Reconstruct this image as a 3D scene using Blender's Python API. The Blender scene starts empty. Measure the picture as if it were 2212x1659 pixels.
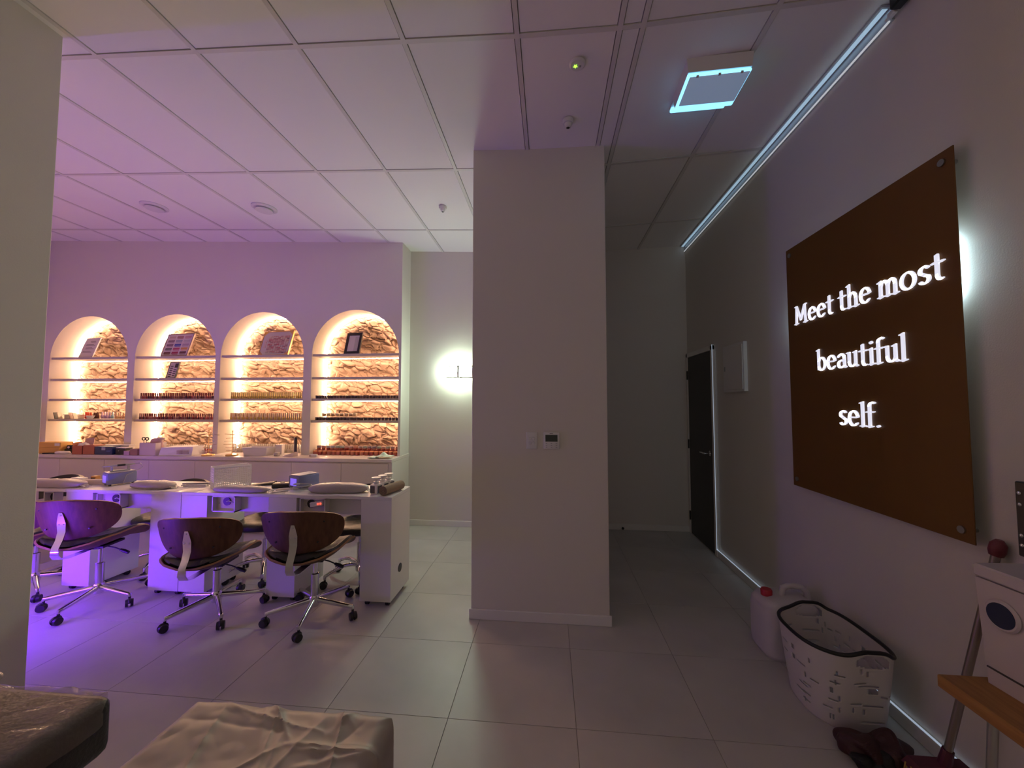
import bpy, bmesh, math, random
from mathutils import Vector, Matrix, noise
random.seed(7)
PI = math.pi
sc = bpy.context.scene
COL = sc.collection

# ------------------------------------------------------------------ camera, world, exposure
cam_d = bpy.data.cameras.new('camera')
cam_d.sensor_width = 36.0
cam_d.lens = 830.0 / 2212.0 * 36.0
cam_d.clip_start = 0.02
cam = bpy.data.objects.new('camera', cam_d)
COL.objects.link(cam)
cam.location = (0, 0, 1.47)
cam.rotation_euler = (math.radians(90 + 2.75), 0, math.radians(5.57))
sc.camera = cam
w = bpy.data.worlds.new('street_night')
w.use_nodes = True
w.node_tree.nodes['Background'].inputs[0].default_value = (1.0, 0.82, 0.68, 1)
w.node_tree.nodes['Background'].inputs[1].default_value = 0.31
sc.world = w
sc.view_settings.view_transform = 'Standard'
sc.view_settings.look = 'None'
sc.view_settings.gamma = 1.0
sc.view_settings.exposure = 0.0
sc.view_settings.use_curve_mapping = False
try:
    sc.cycles.use_denoising = True
    sc.cycles.sample_clamp_indirect = 4.0
    sc.cycles.max_bounces = 10
    sc.cycles.diffuse_bounces = 6
except Exception:
    pass

# light strengths
E_NICHE = 72.0      # warm LED strips under the niche shelves
E_EDGE = 205.0      # warm LED strip around the back edge of each niche
E_PURPLE = 270.0     # purple LED bar low on the left partition
E_SCONCE = 95.0
E_FAN = 1.8
E_COVE = 0.42
E_HALO = 13.0
E_TEXT = 0.8
C_WARM = (1.0, 0.61, 0.37)
C_PURPLE = (0.16, 0.02, 1.0)
C_COOL = (0.50, 0.82, 1.0)

# ------------------------------------------------------------------ materials
MATS = {}
def mat(name, col, rough=0.5, metal=0.0, emit=None, es=0.0, bump=0.0, bscale=60.0, var=0.0, vscale=8.0,
        trans=0.0, alpha=1.0, spec=0.5, coat=0.0):
    if name in MATS: return MATS[name]
    m = bpy.data.materials.new(name); m.use_nodes = True
    nt = m.node_tree; b = nt.nodes['Principled BSDF']
    b.inputs['Base Color'].default_value = (*col, 1)
    b.inputs['Roughness'].default_value = rough
    b.inputs['Metallic'].default_value = metal
    b.inputs['Specular IOR Level'].default_value = spec
    b.inputs['Coat Weight'].default_value = coat
    if trans: b.inputs['Transmission Weight'].default_value = trans
    if alpha < 1: b.inputs['Alpha'].default_value = alpha
    if emit:
        b.inputs['Emission Color'].default_value = (*emit, 1)
        b.inputs['Emission Strength'].default_value = es
    if bump or var:
        tc = nt.nodes.new('ShaderNodeTexCoord')
    if var:
        n = nt.nodes.new('ShaderNodeTexNoise'); n.inputs['Scale'].default_value = vscale
        n.inputs['Detail'].default_value = 5
        nt.links.new(tc.outputs['Object'], n.inputs['Vector'])
        r = nt.nodes.new('ShaderNodeValToRGB')
        r.color_ramp.elements[0].position = 0.3; r.color_ramp.elements[1].position = 0.7
        r.color_ramp.elements[0].color = (*[c * (1 - var) for c in col], 1)
        r.color_ramp.elements[1].color = (*[min(1, c * (1 + var)) for c in col], 1)
        nt.links.new(n.outputs['Fac'], r.inputs['Fac'])
        nt.links.new(r.outputs['Color'], b.inputs['Base Color'])
    if bump:
        n2 = nt.nodes.new('ShaderNodeTexNoise'); n2.inputs['Scale'].default_value = bscale
        nt.links.new(tc.outputs['Object'], n2.inputs['Vector'])
        bp = nt.nodes.new('ShaderNodeBump'); bp.inputs['Strength'].default_value = bump
        bp.inputs['Distance'].default_value = 0.01
        nt.links.new(n2.outputs['Fac'], bp.inputs['Height'])
        nt.links.new(bp.outputs['Normal'], b.inputs['Normal'])
    MATS[name] = m
    return m

def wood_mat(name, c0, c1, rough=0.4, scale=(2, 30, 2), coat=0.0):
    m = bpy.data.materials.new(name); m.use_nodes = True
    nt = m.node_tree; b = nt.nodes['Principled BSDF']
    tc = nt.nodes.new('ShaderNodeTexCoord'); mp = nt.nodes.new('ShaderNodeMapping')
    mp.inputs['Scale'].default_value = scale
    n = nt.nodes.new('ShaderNodeTexNoise'); n.inputs['Scale'].default_value = 3.0; n.inputs['Detail'].default_value = 6
    r = nt.nodes.new('ShaderNodeValToRGB')
    r.color_ramp.elements[0].position = 0.35; r.color_ramp.elements[1].position = 0.65
    r.color_ramp.elements[0].color = (*c0, 1); r.color_ramp.elements[1].color = (*c1, 1)
    nt.links.new(tc.outputs['Object'], mp.inputs['Vector']); nt.links.new(mp.outputs['Vector'], n.inputs['Vector'])
    nt.links.new(n.outputs['Fac'], r.inputs['Fac']); nt.links.new(r.outputs['Color'], b.inputs['Base Color'])
    b.inputs['Roughness'].default_value = rough; b.inputs['Coat Weight'].default_value = coat; b.inputs['Specular IOR Level'].default_value = 0.3
    MATS[name] = m
    return m

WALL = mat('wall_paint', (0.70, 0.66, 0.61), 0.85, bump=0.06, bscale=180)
CEIL = mat('ceiling_board', (0.90, 0.88, 0.86), 0.9, bump=0.05, bscale=240)
GRIDM = mat('ceiling_grid_paint', (0.72, 0.70, 0.67), 0.5)
TILE = mat('floor_tile_concrete', (0.56, 0.535, 0.505), 0.42, var=0.10, vscale=2.2, bump=0.03, bscale=40)
GROUT = mat('grout', (0.30, 0.28, 0.26), 0.9)
SKIRT = mat('skirting_gloss_paint', (0.78, 0.76, 0.73), 0.35)
LAM = mat('white_laminate', (0.76, 0.74, 0.72), 0.32)
CAB = mat('cabinet_laminate', (0.68, 0.63, 0.58), 0.4)
TOPM = mat('worktop_laminate', (0.70, 0.64, 0.58), 0.3)
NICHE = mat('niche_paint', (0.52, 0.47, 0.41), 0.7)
STONE = mat('split_stone_panel', (0.30, 0.205, 0.15), 0.85, var=0.12, vscale=14, bump=0.3, bscale=90)
LED = mat('led_warm', (1, 0.8, 0.6), 0.5, emit=C_WARM, es=E_NICHE)
LEDE = mat('led_warm_edge', (1, 0.8, 0.6), 0.5, emit=C_WARM, es=E_EDGE)
LEDP = mat('led_purple', (0.5, 0.3, 1), 0.5, emit=C_PURPLE, es=E_PURPLE)
LEDC = mat('led_cool', (0.8, 0.9, 1), 0.5, emit=(0.50, 0.78, 1.0), es=E_COVE)
LEDH = mat('led_halo', (0.8, 0.9, 1), 0.5, emit=(0.55, 0.85, 1.0), es=E_HALO)
TEXTM = mat('lit_acrylic_letter', (0.9, 0.9, 0.95), 0.4, emit=(0.84, 0.86, 1.0), es=E_TEXT)
FANL = mat('fan_light_diffuser', (0.8, 0.9, 1), 0.4, emit=(0.20, 0.66, 1.0), es=E_FAN)
SCON = mat('sconce_glass_lit', (0.9, 1, 0.95), 0.3, emit=(0.78, 1.0, 0.76), es=E_SCONCE)
CHROME = mat('chrome', (0.75, 0.75, 0.76), 0.14, 1.0)
STEEL = mat('brushed_steel', (0.5, 0.49, 0.48), 0.32, 1.0)
BLACKP = mat('black_plastic', (0.012, 0.012, 0.013), 0.42)
BLACKL = mat('black_leatherette', (0.014, 0.013, 0.012), 0.38, bump=0.15, bscale=120)
WALNUT = wood_mat('walnut_veneer', (0.085, 0.036, 0.020), (0.135, 0.060, 0.032), 0.5, (14, 14, 2))
WALEDGE = wood_mat('plywood_edge', (0.26, 0.14, 0.07), (0.34, 0.19, 0.10), 0.45, (3, 3, 40))
PINE = wood_mat('pine_plank', (0.30, 0.14, 0.045), (0.40, 0.20, 0.065), 0.5, (20, 2, 20))
WHITEP = mat('white_plastic', (0.74, 0.72, 0.72), 0.4)
GREYP = mat('grey_plastic', (0.33, 0.33, 0.36), 0.45)
DOORM = mat('dark_door_paint', (0.055, 0.052, 0.052), 0.5)
SIGNM = mat('bronze_sign_panel', (0.16, 0.072, 0.012), 0.5, 0.0, spec=0.35)
PAPER = mat('paper', (0.80, 0.77, 0.73), 0.8)
INK = mat('ink', (0.05, 0.045, 0.05), 0.7)
GOLD = mat('gold_metal', (0.75, 0.50, 0.20), 0.28, 1.0)
CLEAR = mat('clear_plastic', (0.85, 0.83, 0.80), 0.15, alpha=0.35)

# ------------------------------------------------------------------ mesh helpers
class MB:
    def __init__(s): s.v = []; s.f = []; s.m = []
    def add(s, vs, fs, mi=0, M=None):
        n = len(s.v)
        for p in vs:
            p = Vector(p)
            s.v.append(tuple(M @ p) if M else tuple(p))
        for f in fs: s.f.append([i + n for i in f]); s.m.append(mi)
        return s
    def hexa(s, c, mi=0, M=None):   # 8 corners: bottom 4 (ccw) then top 4
        return s.add(c, [(3, 2, 1, 0), (4, 5, 6, 7), (0, 1, 5, 4), (1, 2, 6, 5), (2, 3, 7, 6), (3, 0, 4, 7)], mi, M)
    def box(s, x0, x1, y0, y1, z0, z1, bev=0.0, mi=0, M=None, seg=1):
        if not bev:
            return s.hexa([(x0, y0, z0), (x1, y0, z0), (x1, y1, z0), (x0, y1, z0), (x0, y0, z1), (x1, y0, z1), (x1, y1, z1), (x0, y1, z1)], mi, M)
        bm = bmesh.new(); bmesh.ops.create_cube(bm, size=1)
        for v in bm.verts:
            v.co = Vector(((x0 + x1) / 2 + v.co.x * (x1 - x0), (y0 + y1) / 2 + v.co.y * (y1 - y0), (z0 + z1) / 2 + v.co.z * (z1 - z0)))
        bmesh.ops.bevel(bm, geom=bm.edges[:], offset=bev, segments=seg, affect='EDGES', profile=0.5)
        bm.verts.index_update()
        s.add([v.co.copy() for v in bm.verts], [[v.index for v in f.verts] for f in bm.faces], mi, M)
        bm.free(); return s
    def cyl(s, p0, p1, r0, r1=None, n=12, mi=0, M=None, caps=True):
        p0 = Vector(p0); p1 = Vector(p1); r1 = r0 if r1 is None else r1
        d = (p1 - p0).normalized(); a = Vector((0, 0, 1)) if abs(d.z) < 0.9 else Vector((1, 0, 0))
        u = d.cross(a).normalized(); w_ = d.cross(u)
        vs = []
        for p, r in ((p0, r0), (p1, r1)):
            for i in range(n):
                t = 2 * PI * i / n; vs.append(p + u * (r * math.cos(t)) + w_ * (r * math.sin(t)))
        fs = [(i, (i + 1) % n, n + (i + 1) % n, n + i) for i in range(n)]
        if caps: fs += [tuple(range(n - 1, -1, -1)), tuple(range(n, 2 * n))]
        return s.add(vs, fs, mi, M)
    def tube(s, pts, r, n=8, mi=0, M=None, closed=False):
        pts = [Vector(p) for p in pts]; k = len(pts); rings = []; vs = []; up = None
        rr = r if isinstance(r, (list, tuple)) else [r] * k
        for i, p in enumerate(pts):
            a = pts[(i - 1) % k] if (i or closed) else p
            b = pts[(i + 1) % k] if (i < k - 1 or closed) else p
            d = (b - a).normalized()
            if up is None:
                h = Vector((0, 0, 1)) if abs(d.z) < 0.9 else Vector((1, 0, 0)); up = d.cross(h).normalized()
            up = (up - d * up.dot(d)).normalized(); sd = d.cross(up)
            for j in range(n):
                t = 2 * PI * j / n; vs.append(p + up * (rr[i] * math.cos(t)) + sd * (rr[i] * math.sin(t)))
        fs = []
        for i in range(k if closed else k - 1):
            i2 = (i + 1) % k
            for j in range(n): fs.append((i * n + j, i * n + (j + 1) % n, i2 * n + (j + 1) % n, i2 * n + j))
        if not closed: fs += [tuple(range(n - 1, -1, -1)), tuple(range((k - 1) * n, k * n))]
        return s.add(vs, fs, mi, M)
    def lathe(s, prof, n=16, mi=0, M=None):
        vs = []; fs = []; k = len(prof)
        for r, z in prof:
            for i in range(n): vs.append((r * math.cos(2 * PI * i / n), r * math.sin(2 * PI * i / n), z))
        for j in range(k - 1):
            for i in range(n): fs.append((j * n + i, j * n + (i + 1) % n, (j + 1) * n + (i + 1) % n, (j + 1) * n + i))
        fs += [tuple(range(n - 1, -1, -1)), tuple(range((k - 1) * n, k * n))]
        return s.add(vs, fs, mi, M)
    def prism(s, poly, axis, a, b, mi=0, M=None):   # poly of 2D points extruded along axis 0/1/2
        def P(q, t):
            return ((t, q[0], q[1]), (q[0], t, q[1]), (q[0], q[1], t))[axis]
        n = len(poly); vs = [P(q, a) for q in poly] + [P(q, b) for q in poly]
        fs = [tuple(range(n - 1, -1, -1)), tuple(range(n, 2 * n))] + [(i, (i + 1) % n, n + (i + 1) % n, n + i) for i in range(n)]
        return s.add(vs, fs, mi, M)
    def grid(s, fn, nu, nv, mi=0, M=None, skip=None, closeu=False):
        vs = [fn(i / nu, j / nv) for j in range(nv + 1) for i in range(nu + (0 if closeu else 1))]
        W = nu if closeu else nu + 1; fs = []
        for j in range(nv):
            for i in range(nu):
                if skip and skip(i, j): continue
                fs.append((j * W + i, j * W + (i + 1) % W, (j + 1) * W + (i + 1) % W, (j + 1) * W + i))
        return s.add(vs, fs, mi, M)
    def shell(s, fn, nu, nv, th, mi=0, M=None, emi=None):   # a sheet with thickness and edge faces
        e = 1e-3; top = []; bot = []
        for j in range(nv + 1):
            for i in range(nu + 1):
                u, v = i / nu, j / nv
                p = Vector(fn(u, v))
                du = Vector(fn(min(1, u + e), v)) - Vector(fn(max(0, u - e), v))
                dv = Vector(fn(u, min(1, v + e))) - Vector(fn(u, max(0, v - e)))
                nn = du.cross(dv); nn = nn.normalized() if nn.length > 1e-12 else Vector((0, 0, 1))
                top.append(p + nn * th / 2); bot.append(p - nn * th / 2)
        W = nu + 1; N = len(top); fs = []; es = []
        for j in range(nv):
            for i in range(nu):
                a, b, c, d = j * W + i, j * W + i + 1, (j + 1) * W + i + 1, (j + 1) * W + i
                fs += [(a, b, c, d), (N + d, N + c, N + b, N + a)]
        for i in range(nu): es += [(i + 1, i, N + i, N + i + 1), (nv * W + i, nv * W + i + 1, N + nv * W + i + 1, N + nv * W + i)]
        for j in range(nv): es += [(j * W, (j + 1) * W, N + (j + 1) * W, N + j * W), ((j + 1) * W + nu, j * W + nu, N + j * W + nu, N + (j + 1) * W + nu)]
        n0 = len(s.v); s.add(top + bot, fs, mi, M)
        for f in es: s.f.append([n0 + i for i in f]); s.m.append(mi if emi is None else emi)
        return s
    def blob(s, c, rx, ry, rz, e1=0.6, e2=0.6, n=20, nv=10, flat=None, amp=0.0, fr=8.0, seed=0, mi=0, M=None):
        def sg(x, e): return math.copysign(abs(x) ** e, x)
        def fn(u, v):
            t = u * 2 * PI; ph = (v - 0.5) * PI
            x = sg(math.cos(ph), e1) * sg(math.cos(t), e2); y = sg(math.cos(ph), e1) * sg(math.sin(t), e2); z = sg(math.sin(ph), e1)
            p = Vector((x * rx, y * ry, z * rz))
            if amp:
                k = noise.noise(Vector((p.x * fr + seed, p.y * fr, p.z * fr + seed * 2)))
                p += p.normalized() * k * amp
            if flat is not None: p.z = max(p.z, flat)
            return (c[0] + p.x, c[1] + p.y, c[2] + p.z)
        return s.grid(fn, n, nv, mi, M, closeu=True)
    def build(s, name, mats, parent=None, loc=(0, 0, 0), rot=(0, 0, 0), smooth=False, weld=False):
        me = bpy.data.meshes.new(name)
        me.from_pydata(s.v, [], s.f)
        if not isinstance(mats, (list, tuple)): mats = [mats]
        for m in mats: me.materials.append(m)
        for p, i in zip(me.polygons, s.m): p.material_index = i
        if smooth or weld:
            bm = bmesh.new(); bm.from_mesh(me)
            if weld: bmesh.ops.remove_doubles(bm, verts=bm.verts, dist=1e-5)
            if smooth:
                for f in bm.faces: f.smooth = True
                for e in bm.edges:
                    if len(e.link_faces) == 2 and e.calc_face_angle(0) > 0.7: e.smooth = False
            bm.to_mesh(me); bm.free()
        me.update()
        o = bpy.data.objects.new(name, me); COL.objects.link(o)
        o.location = loc; o.rotation_euler = rot
        if parent: o.parent = parent
        return o

def tag(o, label, cat, group=None):
    o['label'] = label; o['category'] = cat
    if group: o['group'] = group
    return o
def thing(name, label, cat, loc=(0, 0, 0), rz=0.0, group=None):
    o = bpy.data.objects.new(name, None); COL.objects.link(o); o.empty_display_size = 0.05
    o.location = loc; o.rotation_euler = (0, 0, rz)
    return tag(o, label, cat, group)
def struct(o, label=None):
    o['kind'] = 'structure'
    if label: o['label'] = label
    return o
def link(name, me, parent=None, loc=(0, 0, 0), rot=(0, 0, 0)):
    o = bpy.data.objects.new(name, me); COL.objects.link(o); o.location = loc; o.rotation_euler = rot
    if parent: o.parent = parent
    return o
def bx(*a, **k): return MB().box(*a, **k)
def R(a): return math.radians(a)

# ------------------------------------------------------------------ the setting
XR = 1.60            # right wall
YN = 4.28            # wall with the arched niches
YB = 4.55            # rear wall
XC0, XC1, YCOL = -0.54, 0.39, 2.655
XL, YL = -2.53, 1.69     # end of the left partition
XF = -6.47           # far left wall
Y0 = -3.0
ZT = 3.85
def zc(X): return 3.262 + 0.046 * max(0, -X) + 0.045 * max(0, X - 0.37)

# floor
fl = struct(MB().box(XF - 0.1, XR + 0.1, Y0, 4.75, -0.06, -0.003).build('floor', GROUT), 'light grey concrete look tiled floor')
xs = [-0.478 + 0.592 * k for k in range(-11, 5)]
ys = [1.825 + 0.568 * k for k in range(-9, 7)]
tile_me = {}
for i in range(len(xs) - 1):
    for j in range(len(ys) - 1):
        a, b = max(xs[i], XF), min(xs[i + 1], XR); c, d = max(ys[j], Y0), min(ys[j + 1], 4.63)
        if b - a < 0.03 or d - c < 0.03: continue
        if b < XL - 0.05 and d < YL - 0.05: continue
        if a > XC0 and b < XC1 and c > YCOL: continue
        key = (round(b - a, 3), round(d - c, 3))
        if key not in tile_me:
            q = bx(0.0012, b - a - 0.0012, 0.0012, d - c - 0.0012, -0.003, 0.0, bev=0.0005).build('floor_tile', TILE, fl, (a, c, 0))
            tile_me[key] = q.data
        else:
            link('floor_tile', tile_me[key], fl, (a, c, 0))

# ceiling: panels in an exposed grid
XLN = [-6.50, -5.98, -5.40, -4.815, -4.23, -3.645, -3.06, -2.475, -1.88, -1.30, -0.727, -0.15, 0.345, 0.455, 1.06, 1.62]
YLN = [-3.0, -2.5, -1.425, -0.35, 0.725, 1.80, 2.88, 3.95, 4.75]
slab = MB()
for a, b in zip(XLN[:-1], XLN[1:]):
    za, zb = zc(a) + 0.03, zc(b) + 0.03
    slab.hexa([(a, Y0, za), (b, Y0, zb), (b, 4.75, zb), (a, 4.75, za), (a, Y0, za + 0.1), (b, Y0, zb + 0.1), (b, 4.75, zb + 0.1), (a, 4.75, za + 0.1)])
ce = struct(slab.build('ceiling', CEIL), 'pale panel ceiling in an exposed grid')
gb = MB(); hw = 0.012
for x in XLN: gb.box(x - hw, x + hw, Y0, 4.7, zc(x) - 0.001, zc(x) + 0.03)
for y in YLN[1:-1]:
    for a, b in zip(XLN[:-1], XLN[1:]):
        za, zb = zc(a), zc(b)
        gb.hexa([(a, y - hw, za), (b, y - hw, zb), (b, y + hw, zb), (a, y + hw, za), (a, y - hw, za + 0.03), (b, y - hw, zb + 0.03), (b, y + hw, zb + 0.03), (a, y + hw, za + 0.03)])
gb.build('ceiling_grid', GRIDM, ce)
ptile = {}
for i in range(len(XLN) - 1):
    a, b = XLN[i] + hw + 0.004, XLN[i + 1] - hw - 0.004
    for j in range(len(YLN) - 1):
        c, d = YLN[j] + hw + 0.004, YLN[j + 1] - hw - 0.004
        if b < XL - 0.1 and d < YL - 0.1: continue
        key = (i, round(d - c, 3))
        if key not in ptile:
            za, zb = zc(a) + 0.004, zc(b) + 0.004; L = d - c
            m_ = MB().hexa([(a, 0, za), (b, 0, zb), (b, L, zb), (a, L, za), (a, 0, za + 0.02), (b, 0, zb + 0.02), (b, L, zb + 0.02), (a, L, za + 0.02)])
            ptile[key] = m_.build('ceiling_panel', CEIL, ce, (0, c, 0)).data
        else: link('ceiling_panel', ptile[key], ce, (0, c, 0))

# walls
struct(bx(XR, XR + 0.12, Y0, 4.75, -0.05, ZT).build('wall_right', WALL), 'long plain wall carrying the lit sign')
struct(bx(-1.705, XC0, YB, YB + 0.12, -0.05, ZT).build('wall_back', WALL), 'rear wall with the lit sconce')
struct(bx(XC1, XR, 4.63, 4.75, -0.05, ZT).build('wall_corridor', WALL), 'dark end wall of the corridor')
struct(bx(XC0, XC1, YCOL, 4.75, -0.05, ZT, bev=0.004).build('wall_column', WALL), 'wide column carrying the switch plate')
struct(bx(XF - 0.1, XL, Y0, YL, -0.05, ZT, bev=0.004).build('wall_left', WALL), 'end of the partition at the left edge')
struct(bx(XF - 0.1, XF, YL, 4.75, -0.05, ZT).build('wall_far_left', WALL), 'far left side wall')

NI = [(-5.781, 0.553), (-4.585, 0.545), (-3.4385, 0.535), (-2.2675, 0.533)]
ZARCH = 2.56; ZC0 = 0.855; YS = 4.62
wn = MB()
def quad(mb, x0, x1, zb0, zb1):
    mb.add([(x0, YN, zb0), (x1, YN, zb1), (x1, YN, ZT), (x0, YN, ZT)], [(0, 1, 2, 3)])
edges = [XF] + [e for c, h in NI for e in (c - h, c + h)] + [-1.705]
for k in range(0, len(edges), 2): quad(wn, edges[k], edges[k + 1], ZC0, ZC0)
NA = 40
for c, h in NI:
    sp = ZARCH - h
    pts = [(c - h * math.cos(PI * i / NA), sp + h * math.sin(PI * i / NA)) for i in range(NA + 1)]
    for p, q in zip(pts[:-1], pts[1:]): quad(wn, p[0], q[0], p[1], q[1])
# return at the right end and thickness behind
wn.add([(-1.705, YN, ZC0), (-1.705, YS + 0.1, ZC0), (-1.705, YS + 0.1, ZT), (-1.705, YN, ZT)], [(0, 1, 2, 3)])
wn.add([(XF, YS + 0.1, 0), (-1.705, YS + 0.1, 0), (-1.705, YS + 0.1, ZT), (XF, YS + 0.1, ZT)], [(0, 1, 2, 3)])
struct(wn.build('wall_niche', WALL, weld=True), 'wall with four arched display niches')

# skirtings
def skirt(name, x0, x1, y0, y1):
    return struct(bx(x0, x1, y0, y1, 0, 0.068, bev=0.003).build(name, SKIRT), 'white painted skirting board')
skirt('baseboard_back', -1.70, XC0, YB - 0.014, YB)
skirt('baseboard_corridor', XC1, XR, 4.616, 4.63)
skirt('baseboard_column', XC0 - 0.012, XC1 + 0.012, YCOL - 0.014, YCOL)
skirt('baseboard_right', XR - 0.016, XR, Y0, 3.90)
skirt('baseboard_left', XL, XL + 0.014, Y0, YL + 0.01)

# door on the right wall
d1 = struct(MB().box(1.578, 1.6, 3.895, 3.945, 0, 2.03, bev=0.003).box(1.578, 1.6, 4.585, 4.62, 0, 2.03, bev=0.003)
            .box(1.578, 1.6, 3.895, 4.62, 1.985, 2.035, bev=0.003).build('door_1', SKIRT), 'white door frame with a dark closed door')
lf = bx(1.588, 1.6, 3.947, 4.583, 0.006, 1.983).build('door_leaf', DOORM, d1)
MB().cyl((1.588, 4.01, 0.965), (1.53, 4.01, 0.965), 0.008).box(1.522, 1.538, 4.005, 4.125, 0.957, 0.973, bev=0.004).cyl((1.588, 4.01, 0.965), (1.58, 4.01, 0.965), 0.026, n=20).build('door_handle', CHROME, lf, smooth=True)
for z in (0.2, 1.0, 1.78): MB().cyl((1.578, 4.585, z - 0.05), (1.578, 4.585, z + 0.05), 0.008, n=10).build('hinge', BLACKP, lf, smooth=True)

# LED profile where ceiling and right wall meet
z1 = zc(XR)
t1 = struct(MB().box(1.545, 1.60, 1.86, 4.63, z1 - 0.012, z1 - 0.001).box(1.588, 1.60, 1.86, 4.63, z1 - 0.075, z1 - 0.012).build('trim_1', mat('alu_profile', (0.55, 0.56, 0.6), 0.35, 0.6)), 'metal light profile along the ceiling edge')
MB().box(1.556, 1.580, 1.87, 4.62, z1 - 0.014, z1 - 0.0122).build('led_strip', LEDC, t1)['label'] = 'cool white lit strip'
MB().box(1.581, 1.588, 1.87, 4.62, z1 - 0.077, z1 - 0.070).build('led_line', mat('led_line', (0.8, 0.8, 0.8), 0.5, emit=(0.8, 0.85, 0.9), es=0.45), t1)
t2_ = struct(MB().box(1.580, 1.5835, Y0, 3.90, 0.0685, 0.076).box(1.574, 1.5775, 3.890, 3.8945, 0.0685, 2.035).build('trim_edge_glow', mat('skirting_edge_glow', (0.7, 0.72, 0.75), 0.4, emit=(0.62, 0.76, 0.95), es=0.42)), 'thin added glow along the lit edges of skirting and door frame')  # emissive line added to give skirting and door frame their lit edges
cn = thing('cable_connector', 'black power connector at the end of the ceiling light strip', 'connector', (1.56, 1.82, z1 - 0.03))
MB().box(-0.02, 0.03, -0.10, 0.0, -0.045, 0.01, bev=0.008).build('plug', BLACKP, cn, smooth=True)
MB().box(0.0, 0.022, 0.0, 0.035, -0.05, -0.025, bev=0.004).cyl((0.01, 0.03, -0.04), (0.01, 0.05, -0.04), 0.006).build('clip', WHITEP, cn, smooth=True)

# ------------------------------------------------------------------ arched niches
SHELF_Z = [2.03, 1.757, 1.502, 1.247]      # centre heights
def stone(X, Z, sd):
    p = Vector((X * 8.6 + sd * 7.3, Z * 14.5 + 3.6 * X, sd * 3.7))
    wv = Vector((noise.noise(p * 0.9), noise.noise(p * 0.9 + Vector((5, 2, 1))), 0)) * 0.55
    q = p + wv
    dist, pt = noise.voronoi(q * 1.25)
    cell = noise.cell(pt[0] * 3.3)
    edge = min(1.0, (dist[1] - dist[0]) * 2.2)
    h = 0.015 * edge + 0.013 * cell + 0.009 * noise.noise(q * 0.7) + 0.005 * noise.noise(q * 2.6) + 0.0025 * noise.noise(q * 6)
    tilt = (q.y * 1.25 - pt[0].y)
    return h - 0.013 * tilt
for k, (c, h) in enumerate(NI):
    sp = ZARCH - h
    nm = ['first arched niche from the left, with a text card on top', 'second arched niche from the left, with two swatch frames',
          'third arched niche from the left, with yellow capped bottles', 'rightmost arched niche, with a black framed print on top'][k]
    ni = thing('display_niche', nm, 'niche', (c, YN, ZC0), group='arched display niches')
    # lining follows the arch
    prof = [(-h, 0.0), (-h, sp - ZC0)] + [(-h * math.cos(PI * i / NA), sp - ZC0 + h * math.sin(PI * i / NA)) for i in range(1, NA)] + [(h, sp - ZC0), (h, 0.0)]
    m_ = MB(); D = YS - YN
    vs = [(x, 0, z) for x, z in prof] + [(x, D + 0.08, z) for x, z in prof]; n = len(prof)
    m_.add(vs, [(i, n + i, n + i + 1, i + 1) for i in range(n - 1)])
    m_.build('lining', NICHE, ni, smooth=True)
    # split stone back
    NX, NZ = 150, 240; sm = MB(); zt = ZARCH - ZC0
    def sf(u, v):
        x = (u - 0.5) * 2 * h; z = v * zt
        return (x, D - stone(x + c, z, k) , z)
    vsn = [sf(i / NX, j / NZ) for j in range(NZ + 1) for i in range(NX + 1)]
    fsn = []
    for j in range(NZ):
        for i in range(NX):
            x = ((i + 0.5) / NX - 0.5) * 2 * h; z = (j + 0.5) / NZ * zt
            if z > sp - ZC0 and x * x + (z - (sp - ZC0)) ** 2 > (h + 0.02) ** 2: continue
            W_ = NX + 1; fsn.append((j * W_ + i, j * W_ + i + 1, (j + 1) * W_ + i + 1, (j + 1) * W_ + i))
    sm.add(vsn, fsn); sm.build('stone_panel', STONE, ni, smooth=True)['label'] = 'rough split stone back panel'
    # shelves with an LED strip under the rear edge
    for sz in SHELF_Z:
        z = sz - ZC0
        hh = h if sz < sp else h * 0.998
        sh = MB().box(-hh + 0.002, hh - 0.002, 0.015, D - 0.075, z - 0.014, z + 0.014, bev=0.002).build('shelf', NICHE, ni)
        MB().box(-hh + 0.02, hh - 0.02, D - 0.088, D - 0.076, z - 0.021, z - 0.0145).build('led_strip', LED, sh)
    # strip around the back edge
    g = 0.016; st = MB()
    pp = [(-h + g, 0.02), (-h + g, sp - ZC0)] + [(-(h - g) * math.cos(PI * i / NA), sp - ZC0 + (h - g) * math.sin(PI * i / NA)) for i in range(1, NA)] + [(h - g, sp - ZC0), (h - g, 0.02)]
    st.tube([(x, D - 0.052, z) for x, z in pp], 0.0035, n=6)
    st.build('edge_led_strip', LEDE, ni)['label'] = 'warm lit strip around the back edge'

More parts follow.
